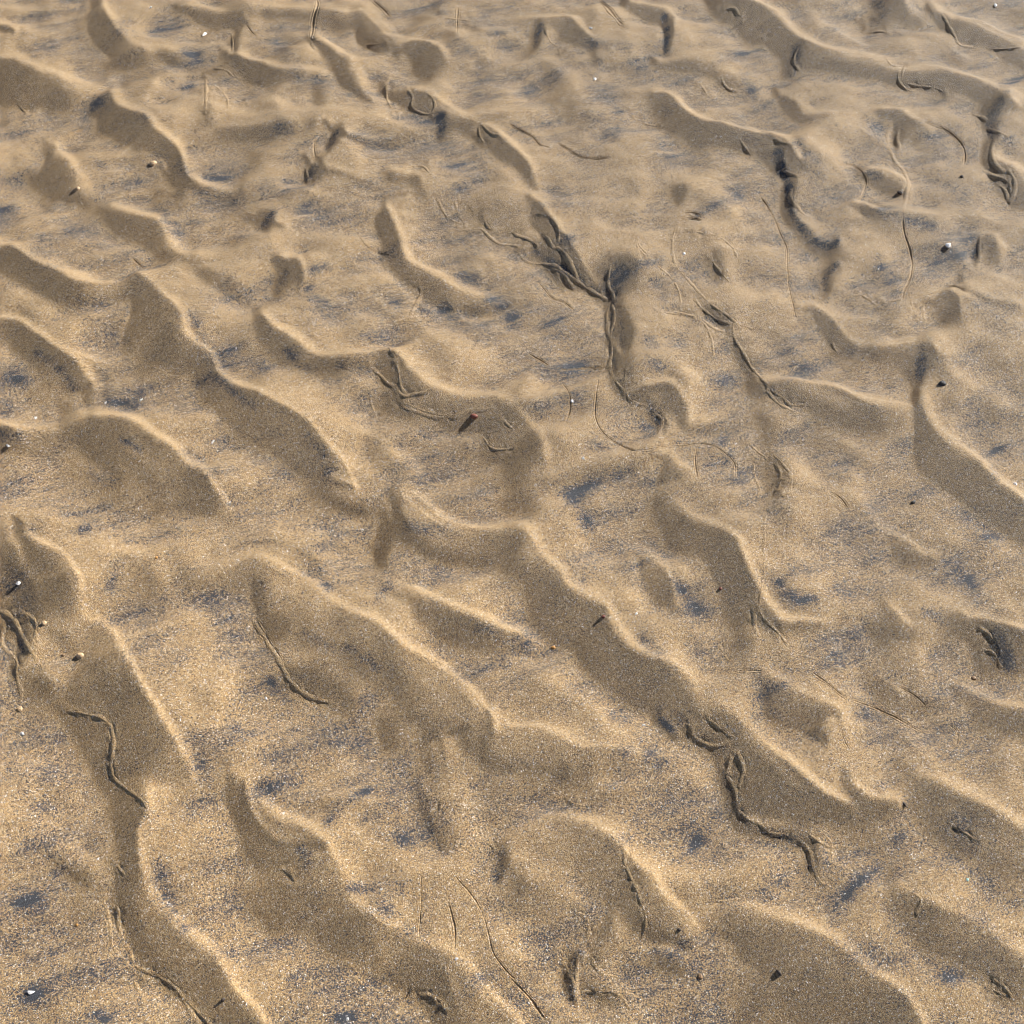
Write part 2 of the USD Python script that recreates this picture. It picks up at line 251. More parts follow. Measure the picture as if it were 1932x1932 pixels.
hollow(.55, (1350, 1080, 22), (1372, 1130, 25), (1395, 1180, 22), (1400, 1240, 20))
hollow(.4, (1350, 1010, 25), (1330, 1050, 20))
hollow(.75, (1460, 1345, 12), (1495, 1368, 13), (1530, 1390, 13), (1545, 1400, 9))
hollow(1., (1880, 1200, 22), (1892, 1232, 26), (1905, 1255, 18))
hollow(.55, (1704, 1052, 24), (1712, 1062, 16))
hollow(.5, (1545, 795, 22), (1590, 810, 24), (1635, 822, 20))
hollow(.4, (1781, 582, 22), (1785, 598, 16))
hollow(.5, (745, 985, 25), (735, 1015, 25), (728, 1045, 14))
hollow(.35, (270, 940, 40), (300, 975, 35))
hollow(.35, (980, 800, 50), (975, 880, 50), (975, 930, 35))
hollow(.5, (495, 1095, 18), (500, 1140, 20), (520, 1190, 20))
hollow(.55, (560, 1270, 22), (620, 1300, 30), (650, 1330, 22))
hollow(.5, (735, 1360, 25), (745, 1400, 22))
hollow(.55, (833, 1390, 10), (838, 1420, 11), (838, 1445, 9))
hollow(.7, (788, 1470, 22), (795, 1520, 24), (808, 1560, 20), (830, 1600, 14))
hollow(.75, (945, 1610, 16), (942, 1635, 18), (935, 1660, 12))
hollow(.4, (960, 1650, 30), (975, 1690, 25))
hollow(.95, (1095, 1800, 14), (1082, 1825, 14), (1078, 1850, 11), (1082, 1875, 7))
hollow(.5, (1120, 1790, 20), (1150, 1750, 16), (1155, 1720, 12))
hollow(.35, (1110, 1850, 25), (1160, 1870, 20))
hollow(.55, (825, 1830, 24), (830, 1870, 26), (835, 1925, 26))
hollow(.75, (20, 1085, 50), (45, 1130, 46), (30, 1170, 30))
hollow(.8, (44, 1195, 9), (40, 1225, 12), (36, 1245, 8))
hollow(.7, (24, 1255, 8), (20, 1275, 8))
hollow(.45, (75, 1310, 25), (115, 1345, 28), (160, 1380, 25))
hollow(.4, (180, 1420, 28), (210, 1470, 28), (225, 1520, 25))
hollow(.5, (232, 1560, 14), (235, 1620, 14), (235, 1690, 13), (228, 1720, 10))
hollow(.45, (262, 1830, 14), (270, 1850, 12))
hollow(.45, (505, 1690, 40), (530, 1730, 35))
hollow(.35, (900, 1400, 60), (940, 1480, 50))
hollow(.35, (1000, 1470, 50), (1060, 1490, 40))
hollow(.4, (1250, 1800, 20), (1285, 1812, 16))
hollow(.5, (1785, 1540, 16), (1815, 1580, 22), (1840, 1610, 20))
hollow(.5, (1870, 1870, 18), (1885, 1895, 20))
hollow(.4, (1500, 1880, 60), (1430, 1900, 50))
hollow(.35, (1480, 1920, 60), (1600, 1900, 50))
hollow(.4, (1870, 1660, 30), (1920, 1690, 25))
hollow(.45, (160, 60, 20), (215, 110, 22), (205, 130, 12))
hollow(.5, (5, 165, 25), (25, 185, 30))
hollow(.35, (600, 180, 15), (605, 190, 10))
hollow(.6, (483, 155, 16), (500, 165, 12))
hollow(.5, (810, 150, 0), (808, 118, 22), (800, 130, 15))

hollow(.3, (390, 245, 26), (470, 262, 32))
hollow(.42, (728, 715, 18), (745, 765, 20), (790, 792, 15), (860, 803, 14), (945, 800, 18))
hollow(.3, (1255, 930, 28), (1250, 990, 34))
hollow(.4, (1438, 778, 14), (1450, 830, 18))
hollow(.28, (1655, 1190, 28), (1680, 1250, 30))
hollow(.35, (1590, 1560, 36), (1680, 1600, 40))
hollow(.4, (1715, 1690, 25), (1765, 1765, 30))
hollow(.55, (820, 1430, 45), (815, 1500, 50), (835, 1570, 34))
hollow(.4, (150, 890, 60), (240, 930, 60))
hollow(.45, (130, 1330, 40), (190, 1430, 45), (235, 1520, 36))
hollow(.5, (560, 860, 40), (610, 920, 36))
hollow(.35, (60, 330, 14), (90, 380, 16))
hollow(.4, (440, 30, 18), (400, 40, 22))
hollow(.35, (120, 730, 30), (60, 740, 30))
hollow(.25, (300, 365, 22), (400, 375, 24), (480, 385, 20))
hollow(.22, (450, 660, 40), (470, 690, 30))
hollow(.5, (452, 34, 6), (447, 60, 6), (438, 100, 6))
hollow(.25, (890, 400, 32), (960, 425, 32))
hollow(.3, (1120, 1512, 13), (1180, 1500, 13))
hollow(.28, (350, 1110, 40), (450, 1095, 36))
hollow(.5, (460, 1472, 6), (466, 1512, 7), (495, 1560, 7), (530, 1588, 7), (606, 1602, 7))
hollow(.3, (250, 640, 45), (270, 700, 45))
hollow(.25, (90, 1190, 10), (150, 1250, 16), (190, 1300, 16))
hollow(.3, (600, 30, 20), (640, 45, 18))
hollow(.25, (1090, 70, 18), (1120, 100, 14))
hollow(.25, (30, 640, 30), (80, 690, 30))
hollow(-.35, (1295, 1270, 14), (1330, 1302, 20))
hollow(-.2, (90, 140, 18), (160, 165, 14))
hollow(-.2, (340, 75, 14), (420, 90, 16))
hollow(-.18, (1570, 105, 10), (1700, 130, 8))
hollow(-.22, (1500, 730, 12), (1600, 770, 14))
hollow(-.2, (1420, 1380, 14), (1500, 1480, 16))
hollow(-.2, (660, 930, 22), (720, 900, 20))
hollow(-.2, (1470, 60, 0), (1620, 70, 16), (1560, 45, 20))
hollow(-.2, (1130, 1290, 22), (1200, 1380, 22))
hollow(-.2, (20, 1400, 30), (110, 1450, 30))
hollow(-.2, (480, 1380, 30), (600, 1400, 25))

# heavy dark mineral sand: ((x, y, half width) ..., amount)
MIN = []


def mineral(a, *pts):
    MIN.append((np.array(pts, float), a))


for row in """
.75 310,130,5 345,126,6 370,118,6 372,108,6 345,95,5|.7 345,176,5 362,156,6|.6 62,102,5 105,95,5|.6 290,56,7 335,45,8|.65 310,408,7 325,432,9 345,450,8|.6 80,462,18 105,470,18
.5 0,405,14 20,402,12|.6 390,333,7 435,342,6|.5 380,370,12 450,385,12|.6 125,3,9 145,5,9|.8 188,195,12 160,222,7|.55 170,297,5 195,312,6|.5 180,350,8 205,352,9|.7 342,316,10 352,325,9
.8 560,140,10 568,152,9|.75 596,155,9 610,160,10|.65 520,88,10 540,98,8|.5 530,238,12 545,250,10|.5 690,268,12 730,275,14|.45 660,262,9 690,250,9|.5 820,230,20 790,220,14|.5 905,45,14 945,65,14|.35 905,178,12 940,172,12
.5 570,350,14 500,362,12|.45 575,405,18 605,412,16|.4 850,305,20 900,325,18|.35 870,355,14|.6 1120,170,14 1150,185,16 1165,205,12|.4 1120,225,18|.75 1316,406,7 1345,390,8 1392,370,9|.5 1115,82,8 1185,88,8
.4 1200,118,12 1215,132,9|.6 1360,110,6 1405,103,6|.6 1405,142,6 1415,165,7 1420,180,6|.5 1245,275,12 1265,288,9|.5 1060,455,8 1075,450,10|.5 1150,245,16|.65 1393,250,9 1420,265,10|.4 1050,370,16 1100,385,14
.55 1640,228,9 1655,245,10|.5 1750,258,9 1770,268,9|.75 1502,272,6 1522,290,7 1545,306,8|.75 1660,397,6 1700,410,8 1760,426,8|.85 1770,480,18 1795,465,24 1830,450,14|.6 1655,495,10 1690,540,10|.4 1795,352,10 1820,365,10
.4 1535,330,18 1545,380,22|.4 1880,240,14 1900,260,12|.45 1905,160,10 1920,148,10|.4 1500,22,10 1520,30,9|.5 1720,15,10 1735,25,8|.8 584,545,7 592,563,8 612,571,7|.55 588,508,7 615,500,7|.45 600,588,14 640,580,12 690,575,9|.55 738,568,6 750,574,6
.75 872,517,7 892,526,9|.8 925,564,8 950,580,10 968,605,9|.85 795,588,5 820,590,6 842,585,8|.4 690,640,18 720,625,18|.4 860,610,12 900,605,12|.65 540,660,6 560,680,8 585,697,7|.55 640,690,6 680,688,6|.65 578,822,5 600,845,6 612,860,5|.7 622,885,9 615,905,8|.55 485,690,12 500,700,10
.75 1026,608,8 1055,602,7|.9 968,612,10 975,600,8|.6 1236,535,10 1248,545,8|.55 1250,566,9 1270,575,9|.6 1225,645,10 1235,655,8|.65 1228,680,10 1242,690,12|.5 1275,655,16|.5 1095,920,18 1130,900,14|.6 1150,895,9 1190,890,10|.6 1075,935,14 1090,950,12
.55 1365,840,10 1375,858,9|.6 1345,872,12 1365,875,9|.5 1005,775,9 1030,768,12|.4 1120,835,14 1140,845,14|.5 1220,815,7 1240,808,7|.35 1360,720,14|.45 1395,905,12|.4 1060,760,14 1090,750,12|.45 1195,505,10 1240,490,10
.45 1825,655,10 1850,650,8|.6 1862,860,6 1885,842,6|.45 1850,580,12 1900,590,16|.5 1870,575,9|.4 1820,680,14|.35 1490,660,22 1500,690,20|.45 1610,665,9 1640,670,9|.4 1660,620,16|.45 1880,620,12 1920,610,10|.45 1875,890,9
.55 365,605,9 375,620,8|.5 390,660,18 440,660,16|.45 200,905,14|.65 352,860,7 385,872,9|.5 402,890,12 440,890,10|.55 435,945,9 450,960,9|.55 195,715,6 200,740,9|.65 205,755,7 245,765,7 265,750,6|.7 70,665,5 100,685,6 122,708,6 140,735,5
.55 25,710,12 45,720,10|.65 230,828,4 248,838,5 265,852,5|.5 180,895,12 195,905,9|.7 372,722,7 400,712,8 425,720,7|.7 425,725,5 455,750,7 480,765,6|.45 400,560,14 440,540,14|.55 425,520,8 445,535,7|.5 160,580,14 190,570,9|.4 205,635,14 230,640,8|.5 10,770,10 25,760,9|.6 0,820,8 40,825,7
.5 155,1000,9 170,985,9|.5 205,1115,9 220,1065,7|.45 270,1175,7 300,1165,7|.45 275,1205,7 340,1190,7|.4 260,1230,20 330,1225,20|.75 372,1432,10 385,1450,11|.4 420,1400,30 370,1400,20|.5 440,1030,6 480,1015,7|.6 485,1020,9 510,1025,8|.4 400,1130,20 430,1180,20
.55 608,1100,6 620,1110,6|.6 736,1102,6 715,1125,7|.6 575,1193,5 598,1205,6 622,1222,5|.65 655,1222,4 690,1240,6 710,1260,5|.7 512,1285,7 530,1308,9 545,1325,8|.65 905,1186,6 930,1193,7 952,1210,6|.6 770,988,8 800,1000,8 860,1005,6|.4 950,1235,12 970,1225,10
.5 1100,970,9 1110,985,8|.6 1085,1055,12 1115,1065,14|.5 1100,1100,9|.8 1270,1085,6 1280,1105,9 1290,1120,8 1315,1145,9|.75 1212,1205,8 1225,1218,10 1245,1230,7|.6 975,1205,9 990,1215,12|.55 1225,1430,12 1245,1440,9|.4 1160,1005,14|.45 1265,1040,9 1255,1048,7|.45 1180,1425,12
.85 1470,1100,7 1480,1117,9 1505,1133,8 1535,1130,7|.7 1825,1090,9 1838,1115,11|.5 1750,1155,7 1770,1165,7|.45 1625,1330,7 1635,1345,6|.4 1500,1065,12 1540,1075,12|.45 1850,1145,14 1875,1155,12|.4 1790,1070,10 1820,1078,8|.45 1580,1110,12|.35 1545,1205,20 1570,1230,20
.85 62,1518,7 85,1513,9|.5 100,1530,9|.75 108,1645,8 128,1630,9|.4 95,1615,7|.75 50,1705,14 75,1710,14|.6 300,1635,10 312,1690,13 330,1730,9|.7 340,1740,7 350,1755,6|.7 370,1450,8 390,1475,12|.5 365,1535,14 395,1510,10|.6 185,1915,10 200,1920,9|.4 90,1825,12 105,1810,9|.5 60,1870,14
.85 618,1550,6 636,1522,9 665,1505,7 695,1492,6|.8 665,1675,8 705,1680,10 755,1670,10|.6 725,1705,14 735,1725,9|.55 755,1580,9|.55 545,1850,5 565,1835,5|.65 620,1918,8 670,1918,8|.75 565,1600,7 578,1625,9|.65 800,1855,0 805,1510,9|.5 770,1760,9 800,1765,8|.45 900,1845,14 915,1835,12|.6 450,1960,14
.75 1305,1605,7 1318,1585,8|.5 1345,1675,10 1370,1690,14|.6 1230,1792,6 1280,1805,6|.5 1290,1780,7|.5 975,1880,12|.35 1355,1530,14|.4 1180,1580,9
.8 1572,1735,10 1585,1720,9|.7 1598,1690,10 1625,1660,10 1655,1640,8|.55 1690,1590,8 1700,1575,7|.65 1848,1650,8 1872,1662,9|.5 1690,1640,8|.4 1620,1780,20 1660,1800,20|.45 1780,1840,9 1800,1855,8|.4 1660,1480,9|.4 1810,1555,20|.5 1780,1930,12|.45 1830,1720,14 1860,1735,9|.5 1700,1880,12
.4 1080,690,18 1040,700,14|.35 660,560,14|.35 740,480,14|.35 1450,980,16 1480,960,12|.4 1690,570,14|.35 1560,900,14 1600,880,14|.4 1820,990,14 1860,1010,12|.4 1650,950,14|.45 630,1400,16 680,1410,14|.4 100,1460,18|.4 550,1480,20 480,1500,16|.45 1440,1300,16 1480,1290,9|.4 1150,1480,16 1200,1450,12
.4 60,1000,9|.5 1030,150,10 1060,140,8|.4 1130,120,9|.4 990,180,14|.35 860,90,16 900,100,12|.4 970,240,10|.45 240,350,10 260,340,8|.35 300,300,10|.4 270,215,10|.4 130,440,14 180,440,10|.5 830,20,9 850,35,8|.4 225,55,9 245,45,8
""".split('\n'):
    for part in row.split('|'):
        if part.strip():
            a, *pts = part.split()
            MIN.append((np.array([[float(c) for c in p.split(',')] for p in pts]), float(a)))

# ------------------------------------------------------------------ rasters of the survey (2 units a cell, with a margin)
RS, RM = 2.0, 260.0
NR = int((SIZE + 2 * RM) / RS)


def window(p, reach):
    lo = np.clip(((p[:, :2].min(0) - reach + RM) / RS).astype(int), 0, NR - 1)
    hi = np.clip(((p[:, :2].max(0) + reach + RM) / RS).astype(int) + 1, 1, NR)
    X, Y = np.meshgrid(np.arange(lo[0], hi[0]) * RS - RM, np.arange(lo[1], hi[1]) * RS - RM)
    return lo, hi, X, Y


def nearest(p, X, Y, reach):
    """Signed distance (positive on the sunny, upper right side) to the polyline, and the other columns of p at the nearest point."""
    best = np.full(X.shape, 1e9)
    sgn = np.ones(X.shape)
    attr = np.zeros(X.shape + (p.shape[1] - 2,))
    x0, y0 = X[0, 0], Y[0, 0]
    for a, b in zip(p[:-1], p[1:]):
        lo, hi = np.minimum(a[:2], b[:2]) - reach, np.maximum(a[:2], b[:2]) + reach
        sl = np.s_[max(0, int((lo[1] - y0) / RS)):max(0, int((hi[1] - y0) / RS) + 2), max(0, int((lo[0] - x0) / RS)):max(0, int((hi[0] - x0) / RS) + 2)]
        x, y = X[sl], Y[sl]
        if not x.size:
            continue
        d = b[:2] - a[:2]
        L2 = max(d @ d, 1e-9)
        t = np.clip(((x - a[0]) * d[0] + (y - a[1]) * d[1]) / L2, 0, 1)
        dx, dy = x - a[0] - t * d[0], y - a[1] - t * d[1]
        dist = np.hypot(dx, dy)
        m = dist < best[sl]
        best[sl] = np.where(m, dist, best[sl])
        sgn[sl] = np.where(m, np.where(d[0] * dy - d[1] * dx < 0, 1.0, -1.0), sgn[sl])
        attr[sl] = np.where(m[..., None], a[2:] + t[..., None] * (b[2:] - a[2:]), attr[sl])
    return best * sgn, attr


def survey():
    dark, lit, mins, pit = (np.zeros((NR, NR)) for _ in range(4))
    for pts, wb, ab in CR:
        p = spline(pts, 12)
        far = pts[:, 2].max() * 1.15 + 20
        lo, hi, X, Y = window(p, far)
        d, at = nearest(p, X, Y, far)
        reach, a = np.maximum(at[..., 0], 1), at[..., 1]
        t = -d / reach
        v = a * smooth(.35 * wb, 1.15 * wb, -d) * (.56 + .56 * smooth(.05, .66, t)) * (1 - smooth(.68, 1.14, t))
        sl = np.s_[lo[1]:hi[1], lo[0]:hi[0]]
        dark[sl] = np.maximum(dark[sl], v)
        sc = np.clip(a / .35, 0, 1)
        v = ab * sc * np.exp(-((d - .12 * wb) / (.80 * wb)) ** 2)
        lit[sl] = np.maximum(lit[sl], v)
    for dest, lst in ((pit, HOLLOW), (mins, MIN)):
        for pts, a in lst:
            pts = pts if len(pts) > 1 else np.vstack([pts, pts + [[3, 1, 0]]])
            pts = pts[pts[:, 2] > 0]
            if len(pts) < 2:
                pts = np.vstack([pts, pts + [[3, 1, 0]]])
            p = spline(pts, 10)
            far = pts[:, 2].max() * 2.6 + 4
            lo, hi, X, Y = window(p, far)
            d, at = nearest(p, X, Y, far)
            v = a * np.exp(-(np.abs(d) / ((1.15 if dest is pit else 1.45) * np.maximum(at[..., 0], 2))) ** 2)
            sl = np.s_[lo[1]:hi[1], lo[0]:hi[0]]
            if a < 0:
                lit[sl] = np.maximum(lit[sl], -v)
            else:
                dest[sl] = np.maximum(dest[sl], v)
    dark = np.maximum(dark, 0) + pit * (1 - .6 * dark)
    return ndimage.gaussian_filter(dark, 1.6), ndimage.gaussian_filter(lit, .8), ndimage.gaussian_filter(mins, 1.5), ndimage.gaussian_filter(pit, 1.5)


DARK, LIT, MINS, PIT = survey()


def read(raster, px, py):
    return ndimage.map_coordinates(raster, [(py + RM) / RS, (px + RM) / RS], order=1, mode='nearest')


# ------------------------------------------------------------------ relief: slopes along the light are turned into heights
X0, X1, Y0, Y1, CELL = -1.1, 1.1, 0.0, 2.2, 0.0014
NX, NY = int((X1 - X0) / CELL), int((Y1 - Y0) / CELL)
GX, GY = np.meshgrid(X0 + np.arange(NX) * CELL, Y0 + np.arange(NY) * CELL)


def bumps(wave, seed):
    """Soft random field in about -1..1 with lumps wave metres across."""
    f = ndimage.gaussian_filter(np.random.default_rng(seed).standard_normal(GX.shape).astype(np.float32), wave / CELL / 2.6, mode='wrap')
    return f / (2.2 * f.std())


def wild(x, y):
    """Plain ripples for the beach outside the surveyed piece."""
    w1 = np.sin(3.1 * x + 1.3 * y) + np.sin(1.7 * x - 4.3 * y + 1) + .6 * np.sin(7.3 * x + 5.1 * y + 2)
    w2 = np.sin(17 * x - 9 * y) + np.sin(11 * x + 19 * y + 2) + .7 * np.sin(29 * x + 23 * y)
    s = (x * SUN[0] + y * SUN[1]) / math.hypot(SUN[0], SUN[1])
    ph = (s / .115 + .32 * w1 + .11 * w2) % 1.0
    prof = np.where(ph < .72, ph / .72, (1 - ph) / .28)
    prof = prof * prof * (3 - 2 * prof)
    amp = .5 + .25 * (np.sin(13 * x + 7 * y) + np.sin(9 * x - 16 * y + 1))
    return .010 * prof * (.35 + .65 * amp) - .004


KX, KY = 2 * np.pi * np.fft.fftfreq(NX, CELL)[None, :], 2 * np.pi * np.fft.rfftfreq(NY, CELL)[:, None]
LX, LY = SUN[:2] / np.linalg.norm(SUN[:2])
KL = KX * LX + KY * LY
DEN = KL ** 2 + (2 * np.pi / .55) ** 2 * .6 + (.16 * (-KX * LY + KY * LX)) ** 2


def heights_from(slope):
    """The gentlest relief whose slope towards the sun is the given one."""
    return np.fft.irfft2(np.fft.rfft2(slope, axes=(1, 0)) * (-1j * KL) / DEN, s=(NX, NY), axes=(1, 0))


def lean_of(z):
    return np.gradient(z, CELL, axis=1) * LX + np.gradient(z, CELL, axis=0) * LY


def relief():
    w1, w2, m1, m2 = bumps(.03, 31), bumps(.03, 32), bumps(.05, 33), bumps(.05, 34)
    w3, w4 = bumps(.008, 35), bumps(.008, 36)
    z = np.zeros_like(GX)
    for _ in range(3):
        px, py = project(GX, np.maximum(GY, .12), z)
        inside = smooth(-220, -20, px) * smooth(-220, -20, py) * smooth(-220, -20, SIZE - px) * smooth(-220, -20, SIZE - py)
        qx, qy = px + 5 * w1 + 1.5 * w3, py + 5 * w2 + 1.5 * w4
        dk = 2.0 * read(DARK, qx, qy) * (1 + .22 * m1) * (1 + .35 * (1 - np.clip(py / SIZE, 0, 1)))
        lt = 2.1 * read(LIT, qx, qy) * np.clip(.92 + .6 * m2, .2, 1.5)
        s = math.tan(SUN_EL) * (np.where(dk < .6, dk, .6 + .44 * (1 - np.exp(-(dk - .6) / .44)))  - np.minimum(lt, 1.15)) * inside
        z = heights_from(s)
    far = wild(GX, GY)
    return z * inside + far * (1 - inside)


ZMAP = relief()
def creased(wave, seed):
    """Like bumps, with soft-edged crease lines where the field changes sign."""
    f = bumps(wave, seed)
    f = -np.sqrt(f * f + .006)
    return f - f.mean()


SX, SY = project(GX, np.maximum(GY, .12), ZMAP)
CALM = 1 - .78 * np.clip(1.3 * read(DARK, SX, SY) + .8 * read(LIT, SX, SY), 0, 1)
ZMAP += 1.35 * CALM * (.0040 * bumps(.085, 20) + .0020 * bumps(.036, 21) + .0034 * creased(.05, 25) + .0009 * bumps(.018, 24)) + .00034 * bumps(.010, 22) + .00008 * bumps(.005, 23)
for _ in range(3):       # loose sand slumps: faces settle at the angle where the low sun just grazes them
    now = lean_of(ZMAP) / math.tan(SUN_EL)
    top = .97 + .22 * smooth(.5, 1.0, read(PIT, SX, SY))
    want = np.where(now > .15, .15 + (now - .15) * (1.06 if _ == 0 else 1.0), now)
    knee = top - .35
    want = np.where(want > knee, knee + .35 * (1 - np.exp(-(want - knee) / .35)), want)
    ZMAP += heights_from((want - now) * math.tan(SUN_EL))
ZMAP = ZMAP.astype(np.float64)


def height(x, y):
    zi = ndimage.map_coordinates(ZMAP, [(np.asarray(y) - Y0) / CELL, (np.asarray(x) - X0) / CELL], order=1, mode='nearest')
    return zi


def land(px, py):
    """The point of the sand seen at a place of the survey."""
    z = np.zeros_like(np.asarray(px, float))
    for _ in range(6):
        x, y = ground_point(px, py, z)
        z = .5 * z + .5 * height(x, y)
    x, y = ground_point(px, py, z)
    return np.stack([x, y, height(x, y)], -1)



# ------------------------------------------------------------------ materials
def sand_material(path):
    nodes = {
        'geo': ('geometry', {}),
        'vor': ('voronoi_texture', {'dimensions': '3D', 'feature': 'f1', 'scale': 1 / GRAIN, 'randomness': 1.0}),
        'sep': ('separate_color', {'color_type': 'rgb'}),
        'ramp': ('rgb_ramp', {'ramp': [(0, (.15, .085, .035)), (.10, (.24, .14, .055)), (.3, (.34, .225, .100)), (.55, (.42, .295, .145)), (.72, (.44, .265, .10)),
                                       (.84, (.48, .35, .18)), (.95, (.56, .46, .31)), (1, (.70, .64, .55))]}),
        'vor2': ('voronoi_texture', {'dimensions': '3D', 'feature': 'f1', 'scale': 1 / (2.0 * GRAIN), 'randomness': 1.0}),
        'sep2': ('separate_color', {'color_type': 'rgb'}),
        'clot': ('rgb_ramp', {'ramp': [(0, (.66, .63, .61)), (.2, (.87, .85, .83)), (.5, (1, 1, 1)), (.8, (1.07, 1.07, 1.07)), (1, (1.28, 1.28, 1.28))]}),
        'mclot': ('mix_color', {'blend_type': 'multiply', 'fac': 1.0, 'use_clamp': False}),
        'streak': ('noise_texture', {'scale': 34, 'detail': 4, 'roughness': .62}),
        'tone': ('noise_texture', {'scale': 11, 'detail': 2}),
        'rot': ('mapping', {'mapping_type': 'point', 'rotation': (0, 0, -.42)}),
        'map': ('mapping', {'mapping_type': 'point', 'scale': (.5, 1.9, 1)}),
        'ms': ('map_range', {'from_min': .50, 'from_max': .78, 'to_min': 0.0, 'to_max': .22, 'clamp': True}),
        'base': ('math', {'math_type': 'add', 'value2': .085}),
        'tot': ('math', {'math_type': 'add'}),
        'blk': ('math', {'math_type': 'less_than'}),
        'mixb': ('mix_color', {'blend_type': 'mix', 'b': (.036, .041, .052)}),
        'white': ('math', {'math_type': 'greater_than', 'value2': .988}),
        'mixw': ('mix_color', {'blend_type': 'mix', 'b': (.92, .92, .90)}),
        'hsv': ('hsv', {'hue': .5, 'saturation': 1.0, 'value': 1.0, 'fac': 1.0}),
        'tv': ('map_range', {'from_min': .3, 'from_max': .7, 'to_min': .9, 'to_max': 1.08, 'clamp': True}),
        'ngr': ('noise_texture', {'scale': .45 / GRAIN, 'detail': 2}),
        'hsum': ('math', {'math_type': 'multiply_add', 'value2': .8}),
        'bump': ('bump', {'strength': .7, 'distance': .0009, 'invert': True}),
        'rr': ('map_range', {'from_min': .9, 'from_max': 1.0, 'to_min': .62, 'to_max': .3, 'clamp': True}),
        'p': ('principled_bsdf', {'specular_ior_level': .4, 'diffuse_roughness': .6}),
    }
    links = [('geo.position', 'vor.vector'), ('vor.color', 'sep.color'), ('sep.g', 'ramp.fac'), ('geo.position', 'rot.vector'), ('rot.vector', 'map.vector'), ('map.vector', 'streak.vector'), ('geo.position', 'tone.vector'),
             ('streak.fac', 'ms.value'), ('ms.result', 'base.value1'), ('base.value', 'tot.value1'), ('sep.r', 'blk.value1'), ('tot.value', 'blk.value2'),
             ('ramp.color', 'mixb.a'), ('blk.value', 'mixb.fac'), ('mixb.result', 'mixw.a'), ('sep.b', 'white.value1'), ('white.value', 'mixw.fac'),
             ('geo.position', 'vor2.vector'), ('vor2.color', 'sep2.color'), ('sep2.r', 'clot.fac'), ('mixw.result', 'mclot.a'), ('clot.color', 'mclot.b'), ('mclot.result', 'hsv.color'), ('tone.fac', 'tv.value'), ('tv.result', 'hsv.value'), ('hsv.color', 'p.base_color'),
             ('geo.position', 'ngr.vector'), ('ngr.fac', 'hsum.value1'), ('vor.distance', 'hsum.value3'), ('hsum.value', 'bump.height'), ('bump.normal', 'p.normal'),
             ('sep.b', 'rr.value'), ('rr.result', 'p.roughness')]
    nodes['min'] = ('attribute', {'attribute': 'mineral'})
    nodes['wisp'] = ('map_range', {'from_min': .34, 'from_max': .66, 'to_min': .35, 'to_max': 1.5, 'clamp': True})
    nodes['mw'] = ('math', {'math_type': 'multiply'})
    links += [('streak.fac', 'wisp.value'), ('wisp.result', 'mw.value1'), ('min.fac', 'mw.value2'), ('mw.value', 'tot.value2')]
    return usdkit.material(stage, path, nodes, links, surface='p.BSDF')


GRAIN = .00046
M_SAND = sand_material('/World/Looks/sand')


LOW = ndimage.gaussian_filter(ZMAP, .05 / CELL)
LEAN = ndimage.gaussian_filter(lean_of(ZMAP), 2)


def heavy(x, y, z):
    """Share of heavy dark grains: the surveyed streaks and pits, and what settles on the trough floors."""
    sx, sy = project(x, np.maximum(y, .12), z)
    near = (sx > -RM) & (sx < SIZE + RM) & (sy > -RM) & (sy < SIZE + RM) & (y < 3)
    at = [(y - Y0) / CELL, (x - X0) / CELL]
    rel = z - ndimage.map_coordinates(LOW, at, order=1, mode='nearest')
    lean = ndimage.map_coordinates(LEAN, at, order=1, mode='nearest')
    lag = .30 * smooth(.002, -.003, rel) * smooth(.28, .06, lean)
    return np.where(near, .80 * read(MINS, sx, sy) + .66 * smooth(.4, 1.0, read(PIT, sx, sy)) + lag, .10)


def tag(prim, label=None, category=None, group=None, kind=None):
    for k, v in (('label', label), ('category', category), ('group', group), ('kind', kind)):
        if v:
            prim.SetCustomDataByKey(k, v)
    return prim


COUNT = {}


def numbered(name):
    n = COUNT.get(name, 0)
    COUNT[name] = n + 1
    return name if n == 0 else '%s_%03d' % (name, n)


def mesh_prim(name, v, f, mat, normals=None, **floats):
    m = usdkit.mesh(stage, '/World/' + numbered(name), (v, f), mat, smooth=True)
    for k, a in floats.items():
        UsdGeom.PrimvarsAPI(m).CreatePrimvar(k, Sdf.ValueTypeNames.FloatArray, 'vertex').Set(Vt.FloatArray.FromNumpy(np.asarray(a, np.float32)))
    return m.GetPrim()


